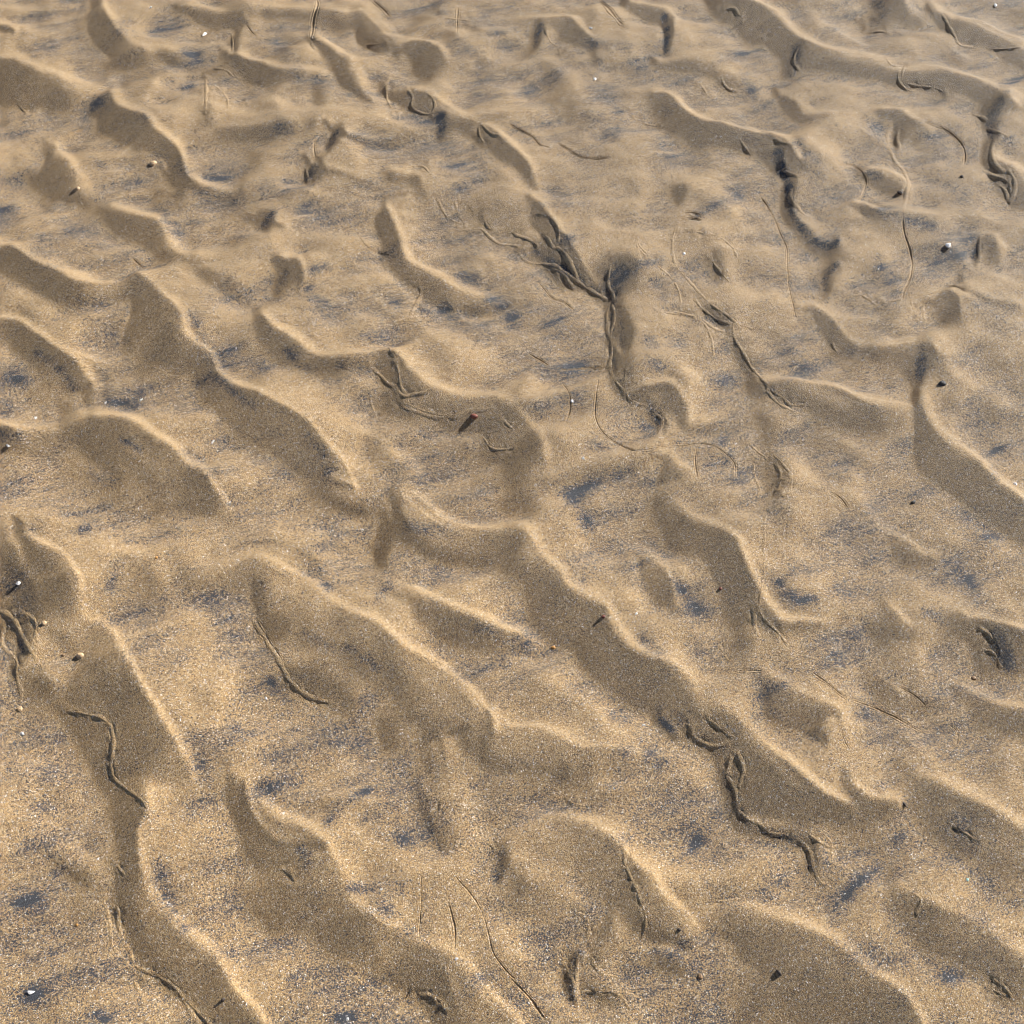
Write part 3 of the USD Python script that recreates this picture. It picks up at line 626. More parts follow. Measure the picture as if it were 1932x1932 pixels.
# ------------------------------------------------------------------ worm trails (drawn first: furrows are cut into the sand)
TRAIL_TABLE = """
c 13 | thickest cord-like sand trail, running down from the left edge past a black gap | 0,2 | -30,735 40,770 100,820 150,920 200,1010 260,1090 300,1165
c 12 | short hooked sand trail arching beside a tan pebble near the left edge | 0,2 | 125,785 180,770 240,800 275,850 268,920 285,990
c 11 | kinked cord-like trail that ends just above a tan pebble at the left edge | 0,2 | 30,850 10,930 20,1010 90,1080 130,1130 125,1220 150,1330 165,1430
c 11 | long smooth trail curving from a low hump down the lower left brown slope | 0,2 | 500,1500 600,1515 700,1540 790,1570 840,1640 850,1760 838,1880 840,1950 870,2025 950,2085 1050,2160 1120,2240 1145,2350
c 9 | left one of two near parallel trails at the lower left, crossing its twin | 0,3 | 760,980 800,1060 830,1200 840,1300 880,1390 960,1470 1010,1530 1020,1620 1080,1740 1110,1800
c 10 | right one of two near parallel trails at the lower left, beginning in a small hook | 0,3 | 840,1040 880,1070 890,1160 920,1270 970,1370 1000,1450 1015,1510
c 10 | trail leaving the crossing at the lower left and running down to the bottom edge | 0,3 | 1025,1510 1120,1540 1220,1590 1310,1650 1380,1740 1440,1850 1500,1940
c 8 | faint trail beside the last one at the bottom edge, splitting off to the right | 0,3 | 1340,1690 1440,1790 1520,1870 1600,1945
c 8 | short slanting trail beside the dark bottleneck of the lower left valley | 0,3 | 840,690 900,760 955,825
c 13 | long bold trail with a dark furrow above it, in the brown slope left of centre | 1,2 | -25,800 0,850 60,950 120,1050 180,1130 220,1225 270,1300 350,1365 450,1410 550,1440 630,1465
g 9 | dark narrow furrow hugging the bold trail left of centre | 1,2 | -10,820 30,890 80,965 140,1045 190,1120
c 10 | short straight trail running into a fork below the central wavy crest | 1,1 | 850,830 920,880 970,940 1020,975 1060,985
c 8 | looping trail over the bend of the central wavy crest | 1,1 | 640,730 700,770 820,692 960,690 1030,740 1060,820 1080,900 1090,980 1120,1045
c 8 | little side branch pointing right from the fork below the central wavy crest | 1,1 | 1050,985 1110,1060 1200,1045 1300,1020
c 9 | wavy trail along the foot of the slope below the central crest | 1,1 | 1090,1130 1150,1160 1250,1190 1350,1220 1440,1215 1550,1200 1620,1170 1770,1155
c 7 | fainter trail just above the wavy one at the foot of the central slope | 1,1 | 1130,1120 1220,1155 1320,1185 1420,1205 1500,1185
c 9 | short upright trail in the dark slope just left of the small black hollow near centre | 1,1 | 1225,215 1245,280 1220,350 1180,420 1150,470 1060,500
c 7 | tiny curved trail on the dark brown slope right of centre, under the crest end | 1,1 | 1700,1350 1780,1450 1870,1460 1940,1440
c 6 | faint double scratch high on the dark brown slope right of centre | 1,1 | 1860,1235 1900,1270 1940,1300
g 8 | straight upright furrow at the top edge that ends in a small hook | 1,0 | 455,-20 465,40 440,120 425,220 420,300
c 8 | small hook-shaped trail at the lower end of the upright furrow near the top | 1,0 | 410,310 425,340 450,365 480,372
c 6 | short level trail branching right from the upright furrow near the top | 1,0 | 420,298 480,290 540,284
c 9 | small U-shaped trail loop in the dark corner under a crest at upper left centre | 1,0 | 840,640 860,680 910,687 960,650 1000,590 1010,540
c 8 | closed loop of trail on the brown slope above the black pit at upper centre | 1,0 | 1140,670 1180,730 1170,800 1230,850 1310,862 1350,800 1330,740 1280,690
c 6 | thin wavering trail left of the closed loop at upper centre | 1,0 | 990,640 985,720 1010,790 1050,840
g 7 | short slanting furrow at the top edge left of the middle | 1,0 | 880,5 960,70 1010,130
c 6 | short level trail crossing the dark foot left of the round hump at the top | 1,0 | 830,338 900,340 980,328
c 7 | short level trail crossing an upright mark at the top, left of the black streak | 1,0 | 1385,135 1480,140 1570,150 1645,165
g 6 | short upright mark crossed by a level trail near the top edge | 1,0 | 1520,60 1520,160 1520,265
c 7 | left trail of a small fan that meets above the tangled black valley | 1,0 | 1370,1500 1400,1570 1440,1630 1510,1675 1580,1695
c 7 | middle trail of a small fan that meets above the tangled black valley | 1,0 | 1500,1500 1520,1600 1560,1670 1600,1700
c 6 | right stub of trail in the small fan above the tangled black valley | 1,0 | 1600,1540 1640,1600
c 7 | short crooked trail right of the small fan, above the tangled black valley | 1,0 | 1730,1600 1730,1670 1760,1720 1800,1760
c 9 | long pale trail entering the tangled black valley from the left | 1,0 | 1500,1745 1600,1730 1690,1735 1760,1785 1830,1835 1900,1850 1960,1855 2020,1885 2080,1950
c 8 | pale trail above the long one entering the tangled black valley | 2,0 | -20,1735 40,1780 110,1800 170,1830 200,1860
c 7 | thin ring-shaped trail over the dark slope above the tangled black valley | 2,0 | 180,1610 260,1620 320,1670 355,1740 345,1830
c 9 | short curled trail just inside the top of the tangled black valley | 2,0 | 230,1795 265,1785 300,1850 310,1880
c 10 | arched trail bridging the blackest part of the tangled valley | 2,0 | 300,1900 350,1875 395,1905 425,1960 450,2015 480,2075 490,2110
c 10 | main trail running the whole length of the tangled black valley to the pit | 2,1 | 60,-10 130,50 260,65 330,80 400,130 470,180 560,240 640,290 720,340
c 9 | trail below the main one along the lit edge of the tangled black valley | 2,1 | 280,85 350,115 410,160 430,200 475,245
c 9 | crooked upright trail dropping through the round black pit | 2,1 | 750,50 735,110 722,190 730,245 755,280 762,335
c 10 | left strand of the trails braided below the round black pit | 2,1 | 735,340 728,380 715,440 722,560 735,640 715,700 705,770
c 9 | right strand of the trails braided below the round black pit | 2,1 | 750,370 770,430 762,500 740,600 750,690 740,790 725,850
c 8 | trail from the braided strands down to the dark round hollow | 2,1 | 735,850 760,910 810,980 850,1015 880,1080 940,1115 1040,1135
c 6 | thin short trail joining from above on the way to the dark round hollow | 2,1 | 860,870 850,940 852,1005
c 9 | short S-shaped trail leaving the bottom of the dark round hollow | 2,1 | 1095,1195 1130,1230 1122,1290 1100,1365
g 5 | long hair-thin furrow sweeping round below the dark round hollow | 2,1 | 655,930 635,1050 625,1180 650,1280 710,1360 800,1420 900,1460 1000,1465 1150,1440 1300,1430 1420,1415 1540,1440 1620,1500 1680,1570 1680,1670
g 5 | hair-thin bowed furrow left of the braided strands | 2,1 | 380,960 430,1040 440,1140 400,1260
c 8 | long slanting trail coming down into the small knot right of the black pit | 2,1 | 1215,-10 1240,80 1300,150 1380,240 1450,320 1550,400 1640,460 1720,520 1830,555
c 8 | level trail entering the small knot right of the black pit from the left | 2,1 | 1080,420 1180,430 1290,437 1400,465 1460,500 1540,555 1640,585
c 5 | thin bent trail above the level one right of the black pit | 2,1 | 1110,80 1190,150 1240,230 1270,320 1275,420
c 9 | trail running down a narrow dark valley from the small knot to the next crest | 2,1 | 1665,530 1680,620 1740,720 1800,830 1870,910 1940,985
c 7 | second slanting trail crossing the small knot right of the black pit | 2,1 | 1380,330 1460,420 1540,475 1660,520
c 6 | thin loose trail hanging below the small knot right of the black pit | 2,1 | 1430,480 1480,560 1510,650 1520,760
c 6 | thin trail down the dark slope above the small knot, right of the black pit | 2,1 | 1490,0 1540,80 1600,150 1650,200
c 9 | bent trail lying in the black pit under the top right crest | 3,0 | 230,365 200,420 200,480 245,545
c 7 | short bent trail hanging off the top right crest | 3,0 | 890,420 910,470 950,500 1025,495
c 7 | J-shaped trail on the shaded face of the top right crest | 3,0 | 985,530 990,610 1040,670 1110,695
c 6 | small forked trail right of the J-shaped one below the top right crest | 3,0 | 1035,495 1010,560 1015,615
c 6 | trail wandering right to a tiny stick-like end below the top right crest | 3,0 | 1050,640 1150,650 1250,660 1320,690 1375,735
c 8 | slanting trail on the dark face under the far top right crest | 3,0 | 1300,90 1350,170 1400,260 1450,340 1550,358
c 6 | thin level trail reaching the right edge under the far top right crest | 3,0 | 1680,368 1800,365 1940,348
c 9 | small ring of trail in the dark hollow at the top right | 3,0 | 650,150 690,135 735,155 758,200 735,232
c 7 | short arched trail just right of the small ring at the top right | 3,0 | 760,242 850,235 912,252
c 10 | long S-shaped trail running down from the right dark mound | 3,0 | 940,955 900,1010 910,1100 950,1200 1020,1290 1055,1380 1040,1470 1030,1570
c 9 | shorter inner trail on the right dark mound | 3,0 | 980,985 970,1060 1003,1145
g 6 | hair-thin furrow curving down the lit right flank of the right dark mound | 3,0 | 1180,910 1290,950 1400,1020 1470,1100 1490,1180 1480,1240
g 7 | long upright furrow crossing the blue grey streak at the right | 3,0 | 1015,1630 1025,1740 1060,1850 1080,1940 1085,2010 1070,2110 1030,2190 1010,2270
c 6 | thin trail forking from the long upright furrow towards the small round hump | 3,1 | 1070,250 1075,330 1100,400 1130,455
c 9 | curled trail at the left foot of the small round hump on the right | 3,1 | 1200,315 1170,370 1175,440 1190,495
c 7 | tiny trail beside the curled one at the foot of the small round hump | 3,1 | 1160,425 1150,460 1120,490
c 8 | trail hugging the crest top above the black valley at the right | 3,0 | 45,1040 100,1072 170,1085
c 8 | small V-shaped trail at the lip of the black valley at the right | 3,0 | 120,1225 150,1270 105,1278 180,1310 235,1342
c 10 | smooth trail following the lit side of the black valley at the right | 3,0 | 175,1420 165,1480 200,1540 250,1600 335,1655
c 10 | short bold trail crossing under the black pit at the right edge | 3,0 | 1660,965 1740,1000 1810,1025
c 8 | short trail left of the black pit at the right edge | 3,0 | 1540,860 1610,880 1660,912
c 12 | bold S-shaped trail below the black pit at the right edge | 3,0 | 1720,1045 1690,1130 1700,1210 1740,1270 1795,1300
c 10 | trail slanting into the tangle at the right edge | 3,0 | 1600,1270 1680,1320 1780,1350 1830,1400 1830,1460
c 11 | bowed trail closing the right side of the tangle at the right edge | 3,0 | 1805,1285 1850,1340 1862,1420 1840,1490 1810,1535
c 9 | short inner trail of the tangle at the right edge | 3,0 | 1730,1385 1790,1440 1810,1510
c 10 | short upright trail beside the small black slit at the right | 3,0 | 1640,1770 1600,1800 1588,1880 1600,1945
c 7 | tiny upright trail on a dark slope right of centre, below the black slit | 3,1 | 490,640 500,700 540,735
c 7 | upper trail of the pair at the left foot of the long right crest | 3,1 | 20,1000 90,1060 160,1120 230,1130 305,1118
c 8 | lower trail of the pair at the left foot of the long right crest | 3,1 | -10,1010 60,1095 150,1150 235,1182
c 8 | strongest trail in the nest of bent lines right of centre | 3,1 | 60,1560 90,1640 80,1740 45,1805
c 7 | outer trail in the nest of bent lines right of centre | 3,1 | -10,1470 60,1520 120,1580 175,1655
c 7 | lowest trail in the nest of bent lines right of centre | 3,1 | 195,1670 160,1770 105,1815
c 6 | thin bent trail left of the long upright furrow at the right | 3,1 | 640,295 720,302 780,340 830,372
c 6 | thin level trail touching the long upright furrow at the right | 3,1 | 800,352 900,345 1000,328
c 7 | long nearly upright trail down the lower right slope | 2,2 | 1910,20 1905,200 1900,400 1890,560 1865,680 1880,770 1935,845 2010,915 2085,1015
c 10 | short trail beside the long upright one in the dark lower right slope | 2,2 | 1832,745 1830,860 1862,955
c 9 | upper trail in the shaded gap below the brightest crest | 2,2 | 1450,1540 1540,1610 1620,1670 1690,1705
c 10 | lower trail curving through the shaded gap below the brightest crest | 2,2 | 1320,1590 1360,1680 1420,1730 1500,1770 1600,1762 1690,1735
c 11 | long trail descending the dark valley right of the bottom middle | 2,2 | 1655,1820 1630,1932 1615,1990 1680,2090 1690,2190 1710,2262 1790,2322 1870,2352 1940,2420 2020,2435 2090,2445
c 10 | short trail side by side with the long one in the dark valley | 2,2 | 1690,1800 1745,1932 1735,2000 1705,2080
c 7 | short level trail left of the twig-like marks at lower right | 2,3 | 1590,592 1680,620 1765,622
c 11 | stem of the twig-like marks at lower right | 3,3 | 190,520 270,580 320,650 330,730 360,800 400,865 485,905
c 10 | arched branch of the twig-like marks at lower right | 3,3 | 300,505 380,550 480,598 560,590 640,612
c 9 | upright branch of the twig-like marks at lower right | 3,3 | 310,480 400,490 465,540 485,600 480,710
c 8 | small bent trail on the slope right of the twig-like marks | 3,3 | 1070,930 1140,970 1150,1020 1110,1105
c 6 | short rough trail high on the dark slope at the lower right | 3,3 | 1350,410 1420,450 1500,500 1590,560
c 6 | short rough trail at the bottom right corner | 3,3 | 1650,1640 1720,1690 1800,1720
c 9 | long trail peeling off the crest at the bottom middle | 2,3 | 850,555 845,680 890,820 940,920 980,1030 1008,1150 990,1270 960,1390
c 10 | crooked upright trail through the black cleft at the bottom | 2,3 | 480,1080 550,1130 575,1200 570,1290 530,1380 490,1450 490,1600 495,1720 500,1840
c 10 | curved trail right of the black cleft at the bottom | 2,3 | 585,1420 620,1490 690,1550 790,1572 850,1575
c 11 | short slanting trail on the left of the black cleft at the bottom | 2,3 | 385,1460 430,1560 480,1655
c 9 | level trail going right from the foot of the black cleft at the bottom | 2,3 | 510,1690 640,1690 770,1692 870,1702 1000,1755
c 9 | branch dropping from the level trail at the bottom | 2,3 | 770,1692 830,1735 870,1790 905,1825
c 7 | faint trail end below the level trail at the bottom | 2,3 | 1060,1800 1130,1795 1210,1785
g 8 | slanting furrow reaching the bottom edge left of the black cleft | 2,3 | -10,1590 100,1700 180,1800 250,1900
g 8 | long bowed furrow ending on the bottom middle crest | 1,3 | 1450,1010 1480,1110 1500,1220 1500,1385
g 5 | faint upright furrow ending on the bottom middle crest, left of the bowed one | 1,3 | 1245,800 1250,1000 1240,1120 1225,1285
c 9 | curled trail beside the small black spot at the bottom middle | 1,3 | 1750,560 1790,590 1800,640 1770,700 1745,790 1785,855
c 7 | level trail left of the curled one at the bottom middle | 1,3 | 1480,590 1600,600 1690,622
c 9 | short upright trail on the brown slope above the bottom middle | 1,3 | 1390,235 1388,310 1358,375
c 10 | hook-shaped trail near the bottom edge left of the middle | 1,3 | 1220,1722 1310,1720 1390,1760 1412,1835
c 7 | faint level trail near the bottom edge left of the hook-shaped one | 1,3 | 740,1560 800,1630 870,1665 980,1682 1080,1702
g 6 | short slanting furrow near the bottom edge beside the hook-shaped trail | 1,3 | 1170,1650 1120,1760 1080,1860
g 6 | long faint furrow running down to the bottom edge, right of the bowed one | 1,3 | 1500,820 1620,950 1700,1080 1750,1230 1790,1390 1880,1520 1950,1600
c 9 | short bent trail on the brown slope of the lower left crest | 1,3 | 205,755 265,800 295,855
g 6 | straight hair-thin furrow on the lit slope at the right, upper part | 3,2 | 320,1200 420,1270 520,1350 600,1412
g 7 | straight hair-thin furrow on the lit slope at the right, lower part | 3,2 | 640,1420 800,1480 960,1550 1080,1620 1150,1655
g 6 | short faint furrow above the straight ones at the right | 3,2 | 980,1320 1100,1380 1190,1460
c 9 | trail curling at the left rim of the black hollow at the right edge | 3,2 | 1600,1050 1680,1052 1730,1110 1755,1185
c 8 | short trail above the rim of the black hollow at the right edge | 3,2 | 1590,875 1670,920 1692,965
g 6 | faint bent furrow at the end of the lone hump on the lower right | 3,2 | 535,1620 580,1730 620,1800
g 6 | faint bowed furrow on the lit flat right of the nest of bent lines | 3,1 | 470,1780 550,1830 605,1905
c 6 | faint level trail under the bowed furrow right of centre | 3,2 | 250,350 350,375 450,385 510,382
c 6 | faint slanting trail under the bowed furrow right of centre | 3,2 | 350,205 430,230 520,262
g 6 | faint arched furrow over the small round hump at the right | 3,1 | 1330,225 1430,230 1505,268
g 8 | bowed furrow running in from the top edge at centre right | 2,0 | 640,-10 720,60 790,140 832,195
c 7 | thin crooked trail beside the black streak at the top | 2,0 | 245,205 290,310 350,360 360,420
c 7 | thin bent trail on the low brown slope at upper right centre | 2,0 | 1330,540 1400,610 1460,690 1490,735
c 7 | short S-shaped trail on the low brown slope at upper right centre | 2,0 | 1570,570 1600,640 1640,680 1705,692
c 9 | small looped trail in the dark slope at the top right of centre | 2,0 | 1600,65 1680,62 1705,105 1735,135
c 7 | slanting trail on the dark slope above the black valley at the right | 2,0 | 1700,1040 1760,1110 1815,1195
g 5 | thin furrow over the broad lit flat at upper centre | 2,0 | -20,930 60,980 150,1030 210,1090 290,1112
g 5 | hair-thin bowed furrow on the broad lit flat at upper centre | 2,0 | 340,1070 430,1130 520,1180 620,1192 740,1186
c 7 | short trail at the edge of the lit flat below the broad upper centre flat | 2,0 | 935,1790 950,1870 1025,1935
c 7 | thin upright trail in the low slope at the upper left | 0,0 | 1550,560 1555,700 1545,870
c 7 | short arched trail on the dark slope at the upper left | 0,0 | 1600,520 1700,530 1765,575
c 6 | branching thin trail under the arched one at the upper left | 0,0 | 1620,640 1680,690 1720,760 1725,855
c 6 | short trail crossing the branching one at the upper left | 0,0 | 1590,700 1680,735 1760,745 1850,780
c 7 | short thick mark on the foot of the slope at the left edge, upper left | 0,0 | 150,800 190,840 215,870
g 6 | faint slanting furrow on the lit flat at the left, above a dark crest | 0,0 | 500,1030 560,1000 630,970
g 6 | short forked crack on the slope at the left, above the long left crest | 0,1 | 990,10 1030,50 1080,90
c 6 | thin arched trail in a small sunlit oval right of the tangled black valley | 2,0 | 1330,1750 1450,1760 1560,1790 1650,1850 1700,1940
c 6 | thin trail along the left of the small sunlit oval right of the black pit | 2,0 | 1240,1700 1215,1800 1210,1932
g 5 | hair-thin furrow dropping down the lit flat right of the small knot | 3,0 | -60,1480 20,1600 90,1760 140,1880 145,2010 160,2180 210,2400
g 5 | faint furrow ringing the dark hollow's slope left of the S-shaped mound trail | 3,0 | 520,1240 620,1240 700,1290 740,1380 700,1500
c 5 | faint ring of trail round the dark blot on the upper right crest's left end | 2,0 | 900,830 930,900 1000,930 1100,950
g 5 | faint double arc on the lit flat above the small sunlit oval | 2,0 | 1290,1615 1360,1605 1440,1625
g 5 | lower faint double arc on the lit flat above the small sunlit oval | 2,0 | 1265,1655 1340,1645 1430,1660
g 5 | faint bowed furrow crossing the lit flat below the black round pit | 2,1 | 130,740 220,790 280,830
g 5 | faint level furrow left of the braided strands | 2,1 | 360,865 480,855 580,845 680,850
g 5 | faint furrow curving over the lit slope left of the black round pit | 2,1 | 190,200 300,310 400,350 460,410
c 6 | short pale trail dangling at the lit lip above the tangled black valley | 2,0 | 940,1800 960,1860 1010,1910 1060,1960
c 6 | thin trail hanging under the closed loop at upper centre | 1,0 | 1680,960 1690,1030 1720,1080
c 6 | small arched trail over the dark blot left of the upper centre crest end | 1,0 | 1110,1280 1180,1255 1260,1255 1310,1300
g 5 | faint upright furrow on the slope left of the long upper left crest end | 1,0 | 440,1040 435,1120 445,1180
c 7 | tiny upright trail inside the small black pit at the upper left centre | 1,0 | 395,1240 380,1290 390,1350
g 5 | hair-thin furrow below the long crest left of the tangled valley | 1,0 | 830,1560 815,1640
g 5 | faint slanting furrow left of the tangled valley's crest | 1,0 | 760,1770 830,1860 930,1910 1000,1925
g 5 | hair-thin furrow arching over the lit flat near the top left corner | 0,0 | 1860,180 1900,240 1932,270
c 6 | thin trail crossing the dark notch at the right end of the top left slope | 0,0 | 1750,250 1755,330 1750,420
c 6 | faint trail low on the slope below the wavy trail at the centre | 1,1 | 860,1060 880,1150 910,1240
c 6 | short trail at the upper left of the nest of bent lines right of centre | 2,1 | 1780,1410 1850,1470 1930,1530
c 6 | faint bowed trail left of the nest of bent lines right of centre | 2,1 | 1820,1560 1840,1680 1880,1780
g 5 | faint furrow on the lit flat right of the small bump at centre right | 2,1 | 1390,1440 1380,1540 1395,1660
g 6 | faint furrow in the sunlit slope below the lone hump at the lower right | 3,2 | 1350,1600 1420,1650 1430,1740 1370,1800 1270,1900
c 7 | short trail low on the dark slope right of the bottom black cleft | 2,3 | 400,1430 360,1380 300,1360
c 6 | faint trail down the shaded face by the egg-shaped hump | 2,2 | 1560,1000 1590,1060 1640,1120
g 6 | short dark furrow crossing the foot of the long centre ridge, right of the egg-shaped hump | 2,2 | 1670,1205 1760,1195 1880,1200
c 6 | faint trail over the crown of the low bulge at the bottom middle | 2,3 | 390,210 470,270 560,290
c 6 | faint curved trail over the crest at the bottom right of the middle | 2,3 | 1540,1010 1640,1000 1740,990 1790,1020
c 6 | fine trail beside the long descending one in the lower right dark valley | 2,3 | 1640,620 1645,690
c 7 | fine trail on the dark slope at the right edge of the bottom right slope | 3,3 | 1700,1600 1780,1650 1850,1740
c 6 | thin trail arching through the pale slope right of the upper centre black pit | 1,0 | 1700,940 1780,1010 1890,1025
"""
TRAILS = []
for row in TRAIL_TABLE.strip().split('\n'):
    head, label, tile, pts = [c.strip() for c in row.split('|')]
    kind, width = head.split()
    i, j = (int(c) for c in tile.split(','))
    TRAILS.append((kind, float(width), label, g(i, j, [tuple(float(c) for c in p.split(',')) for p in pts.split()])))

FURROW_PTS, CORD_PTS = [], []


def build_trail(kind, width, label, pts, seed):
    rng = np.random.default_rng(seed)
    p = spline(pts, 2.2)[:, :2]
    step = np.r_[0, np.cumsum(np.linalg.norm(np.diff(p, axis=0), axis=1))]
    n = max(6, int(step[-1] / 2.2))
    t = np.linspace(0, step[-1], n)
    p = np.stack([np.interp(t, step, p[:, k]) for k in (0, 1)], 1)
    wob = ndimage.gaussian_filter1d(rng.standard_normal((n, 2)), 4, axis=0, mode='nearest')
    p = p + wob * 1.3
    path = land(p[:, 0], p[:, 1])
    path = ndimage.gaussian_filter1d(path, 1.0, axis=0, mode='nearest')
    tan = np.gradient(path, axis=0)
    nrm = np.stack([tan[:, 1], -tan[:, 0]], 1)
    nrm /= np.maximum(np.linalg.norm(nrm, axis=1, keepdims=True), 1e-9)
    depth = path[:, 1] * FWD[1] + (path[:, 2] - CAM_H) * FWD[2]
    unit = depth * 2 * TAN / SIZE
    hw = width / 2 / 1.325 * unit * (.80 if kind == 'c' else .70)
    hw = hw * (1 + .22 * ndimage.gaussian_filter1d(rng.standard_normal(n), 2.5, mode='nearest') * 2)
    ends = np.clip(np.minimum(t, step[-1] - t) / (width * 1.6), 0, 1) ** .6
    if kind == 'c':
        off = np.array([-1.9, -1.35, -.95, -.55, -.18, .18, .55, .95, 1.35, 1.9])
        prof = np.array([-1.2, -.10, .42, .82, 1.0, 1.0, .82, .42, -.10, -1.2])
        lift = np.where(prof[None] > 0, prof[None] * (.12 + .88 * ends[:, None]), prof[None] * .8)
        hgt = .33
        CORD_PTS.append(p)
    else:
        off = np.array([-2.7, -2.0, -1.4, -.8, -.25, .25, .8, 1.4, 2.0, 2.7])
        prof = np.array([-.7, .12, .22, -.5, -1.1, -1.1, -.5, .22, .12, -.7])
        lift = np.where(prof[None] < -.3, prof[None] * ends[:, None], prof[None])
        lift[:, [0, -1]] = -.7
        hgt = .75
        FURROW_PTS.append(np.c_[p, hw / unit, hw * ends])
    rough = ndimage.gaussian_filter(rng.standard_normal((n, len(off))), (1.0, .8))
    xy = path[:, None, :2] + nrm[:, None] * (off[None] * hw[:, None])[..., None]
    z = height(xy[..., 0], xy[..., 1]) + (lift + .32 * rough) * hw[:, None] * hgt
    v = np.concatenate([xy, z[..., None]], -1).reshape(-1, 3)
    k = len(off)
    i = np.arange(n * k).reshape(n, k)
    a, b, c, d = i[:-1, :-1].ravel(), i[:-1, 1:].ravel(), i[1:, 1:].ravel(), i[1:, :-1].ravel()
    f = np.vstack([np.stack([a, b, c], 1), np.stack([a, c, d], 1)])
    up = np.cross(v[f[:, 1]] - v[f[:, 0]], v[f[:, 2]] - v[f[:, 0]])[:, 2].sum()
    if up < 0:
        f = f[:, ::-1]
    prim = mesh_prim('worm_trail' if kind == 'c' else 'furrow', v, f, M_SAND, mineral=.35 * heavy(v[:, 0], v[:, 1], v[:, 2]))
    tag(prim, label, 'worm trail' if kind == 'c' else 'furrow')


for k, (kind, width, label, pts) in enumerate(TRAILS):
    build_trail(kind, width, label, pts, 100 + k)
# ------------------------------------------------------------------ the sand: a fine piece where the photograph looks, one sheet to the horizon
def build_sand():
    nu, nv, mg = 1000, 980, 70.0
    us, vs = np.linspace(-mg, SIZE + mg, nu), np.linspace(-mg - 40, SIZE + mg, nv)
    PX, PY = np.meshgrid(us, vs)
    x, y = ground_point(PX, PY)
    z = height(x, y)
    # furrows are dug out under their own linings
    from scipy.spatial import cKDTree
    fp = np.vstack(FURROW_PTS)
    sx, sy = project(x, y, z)
    dist, near = cKDTree(fp[:, :2]).query(np.stack([sx.ravel(), sy.ravel()], 1), distance_upper_bound=9.0)
    ok = np.isfinite(dist)
    near = np.where(ok, near, 0)
    cut = ok & (dist < 1.7 * fp[near, 2])
    z.ravel()[cut] -= 1.35 * fp[near[cut], 3]
    cp = np.vstack(CORD_PTS)
    dist, _ = cKDTree(cp).query(np.stack([sx.ravel(), sy.ravel()], 1), distance_upper_bound=30.0)
    stir = np.where(np.isfinite(dist), np.exp(-(np.minimum(dist, 99) / 11) ** 2), 0)
    rough = ndimage.gaussian_filter(np.random.default_rng(3).standard_normal(z.shape), 1.6)
    z.ravel()[:] += (stir * (rough / rough.std()).ravel()) * .00022
    v = np.stack([x, y, z], -1).reshape(-1, 3)
    i = np.arange(nv * nu).reshape(nv, nu)
    a, b, c, d = i[:-1, :-1].ravel(), i[:-1, 1:].ravel(), i[1:, 1:].ravel(), i[1:, :-1].ravel()
    f = np.vstack([np.stack([a, d, c], 1), np.stack([a, c, b], 1)])
    ring = np.concatenate([i[0, :-1], i[:-1, -1], i[-1, :0:-1], i[:0:-1, 0]])
    edge = v[ring][:, :2]
    corners = v[[i[0, 0], i[0, -1], i[-1, -1], i[-1, 0]]][:, :2]

    def outside(p, m):
        worst = np.full(len(p), -1e9)
        for k in range(4):
            u, w = corners[k], corners[(k + 1) % 4]
            n = np.array([-(w - u)[1], (w - u)[0]]) / np.linalg.norm(w - u)
            n = n if ((corners.mean(0) - u) @ n) < 0 else -n
            worst = np.maximum(worst, (p - u) @ n)
        return worst > m

    # the beach round it: points that thin out with distance
    rng = np.random.default_rng(4)
    ax, ay = np.meshgrid(np.linspace(-1.08, 1.08, 170), np.linspace(.02, 2.18, 170))
    pts = [np.stack([ax.ravel(), ay.ravel()], 1) + rng.uniform(-.003, .003, (ax.size, 2))]
    for k in range(95):
        t = np.linspace(0, 2 * np.pi, 110, endpoint=False) + k * .03
        rr = 1.6 * 1.085 ** k
        pts.append(np.stack([rr * np.cos(t), 1.1 + rr * np.sin(t)], 1))
    pts = np.vstack(pts)
    pts = pts[outside(pts, .006)]
    tri = Delaunay(np.vstack([edge, pts]))
    allp = tri.points
    t = tri.simplices
    t = t[outside(allp[t].mean(1), 1e-5)]
    r2 = (allp[t][:, 1] - allp[t][:, 0]), (allp[t][:, 2] - allp[t][:, 0])
    area = r2[0][:, 0] * r2[1][:, 1] - r2[0][:, 1] * r2[1][:, 0]
    t = np.where((area < 0)[:, None], t[:, ::-1], t)[np.abs(area) > 1e-12]
    remap = np.concatenate([ring, len(v) + np.arange(len(pts))])
    inmap = (np.abs(pts[:, 0]) < 1.09) & (pts[:, 1] > .01) & (pts[:, 1] < 2.19)
    far = np.hypot(pts[:, 0], pts[:, 1] - 1.1)
    zo = np.where(inmap, height(pts[:, 0], pts[:, 1]), wild(pts[:, 0], pts[:, 1]) * np.clip(4 - far, 0, 1))
    v = np.vstack([v, np.c_[pts, zo]])
    f = np.vstack([f, remap[t]])
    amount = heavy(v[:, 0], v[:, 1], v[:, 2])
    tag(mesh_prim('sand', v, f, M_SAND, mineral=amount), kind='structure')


build_sand()

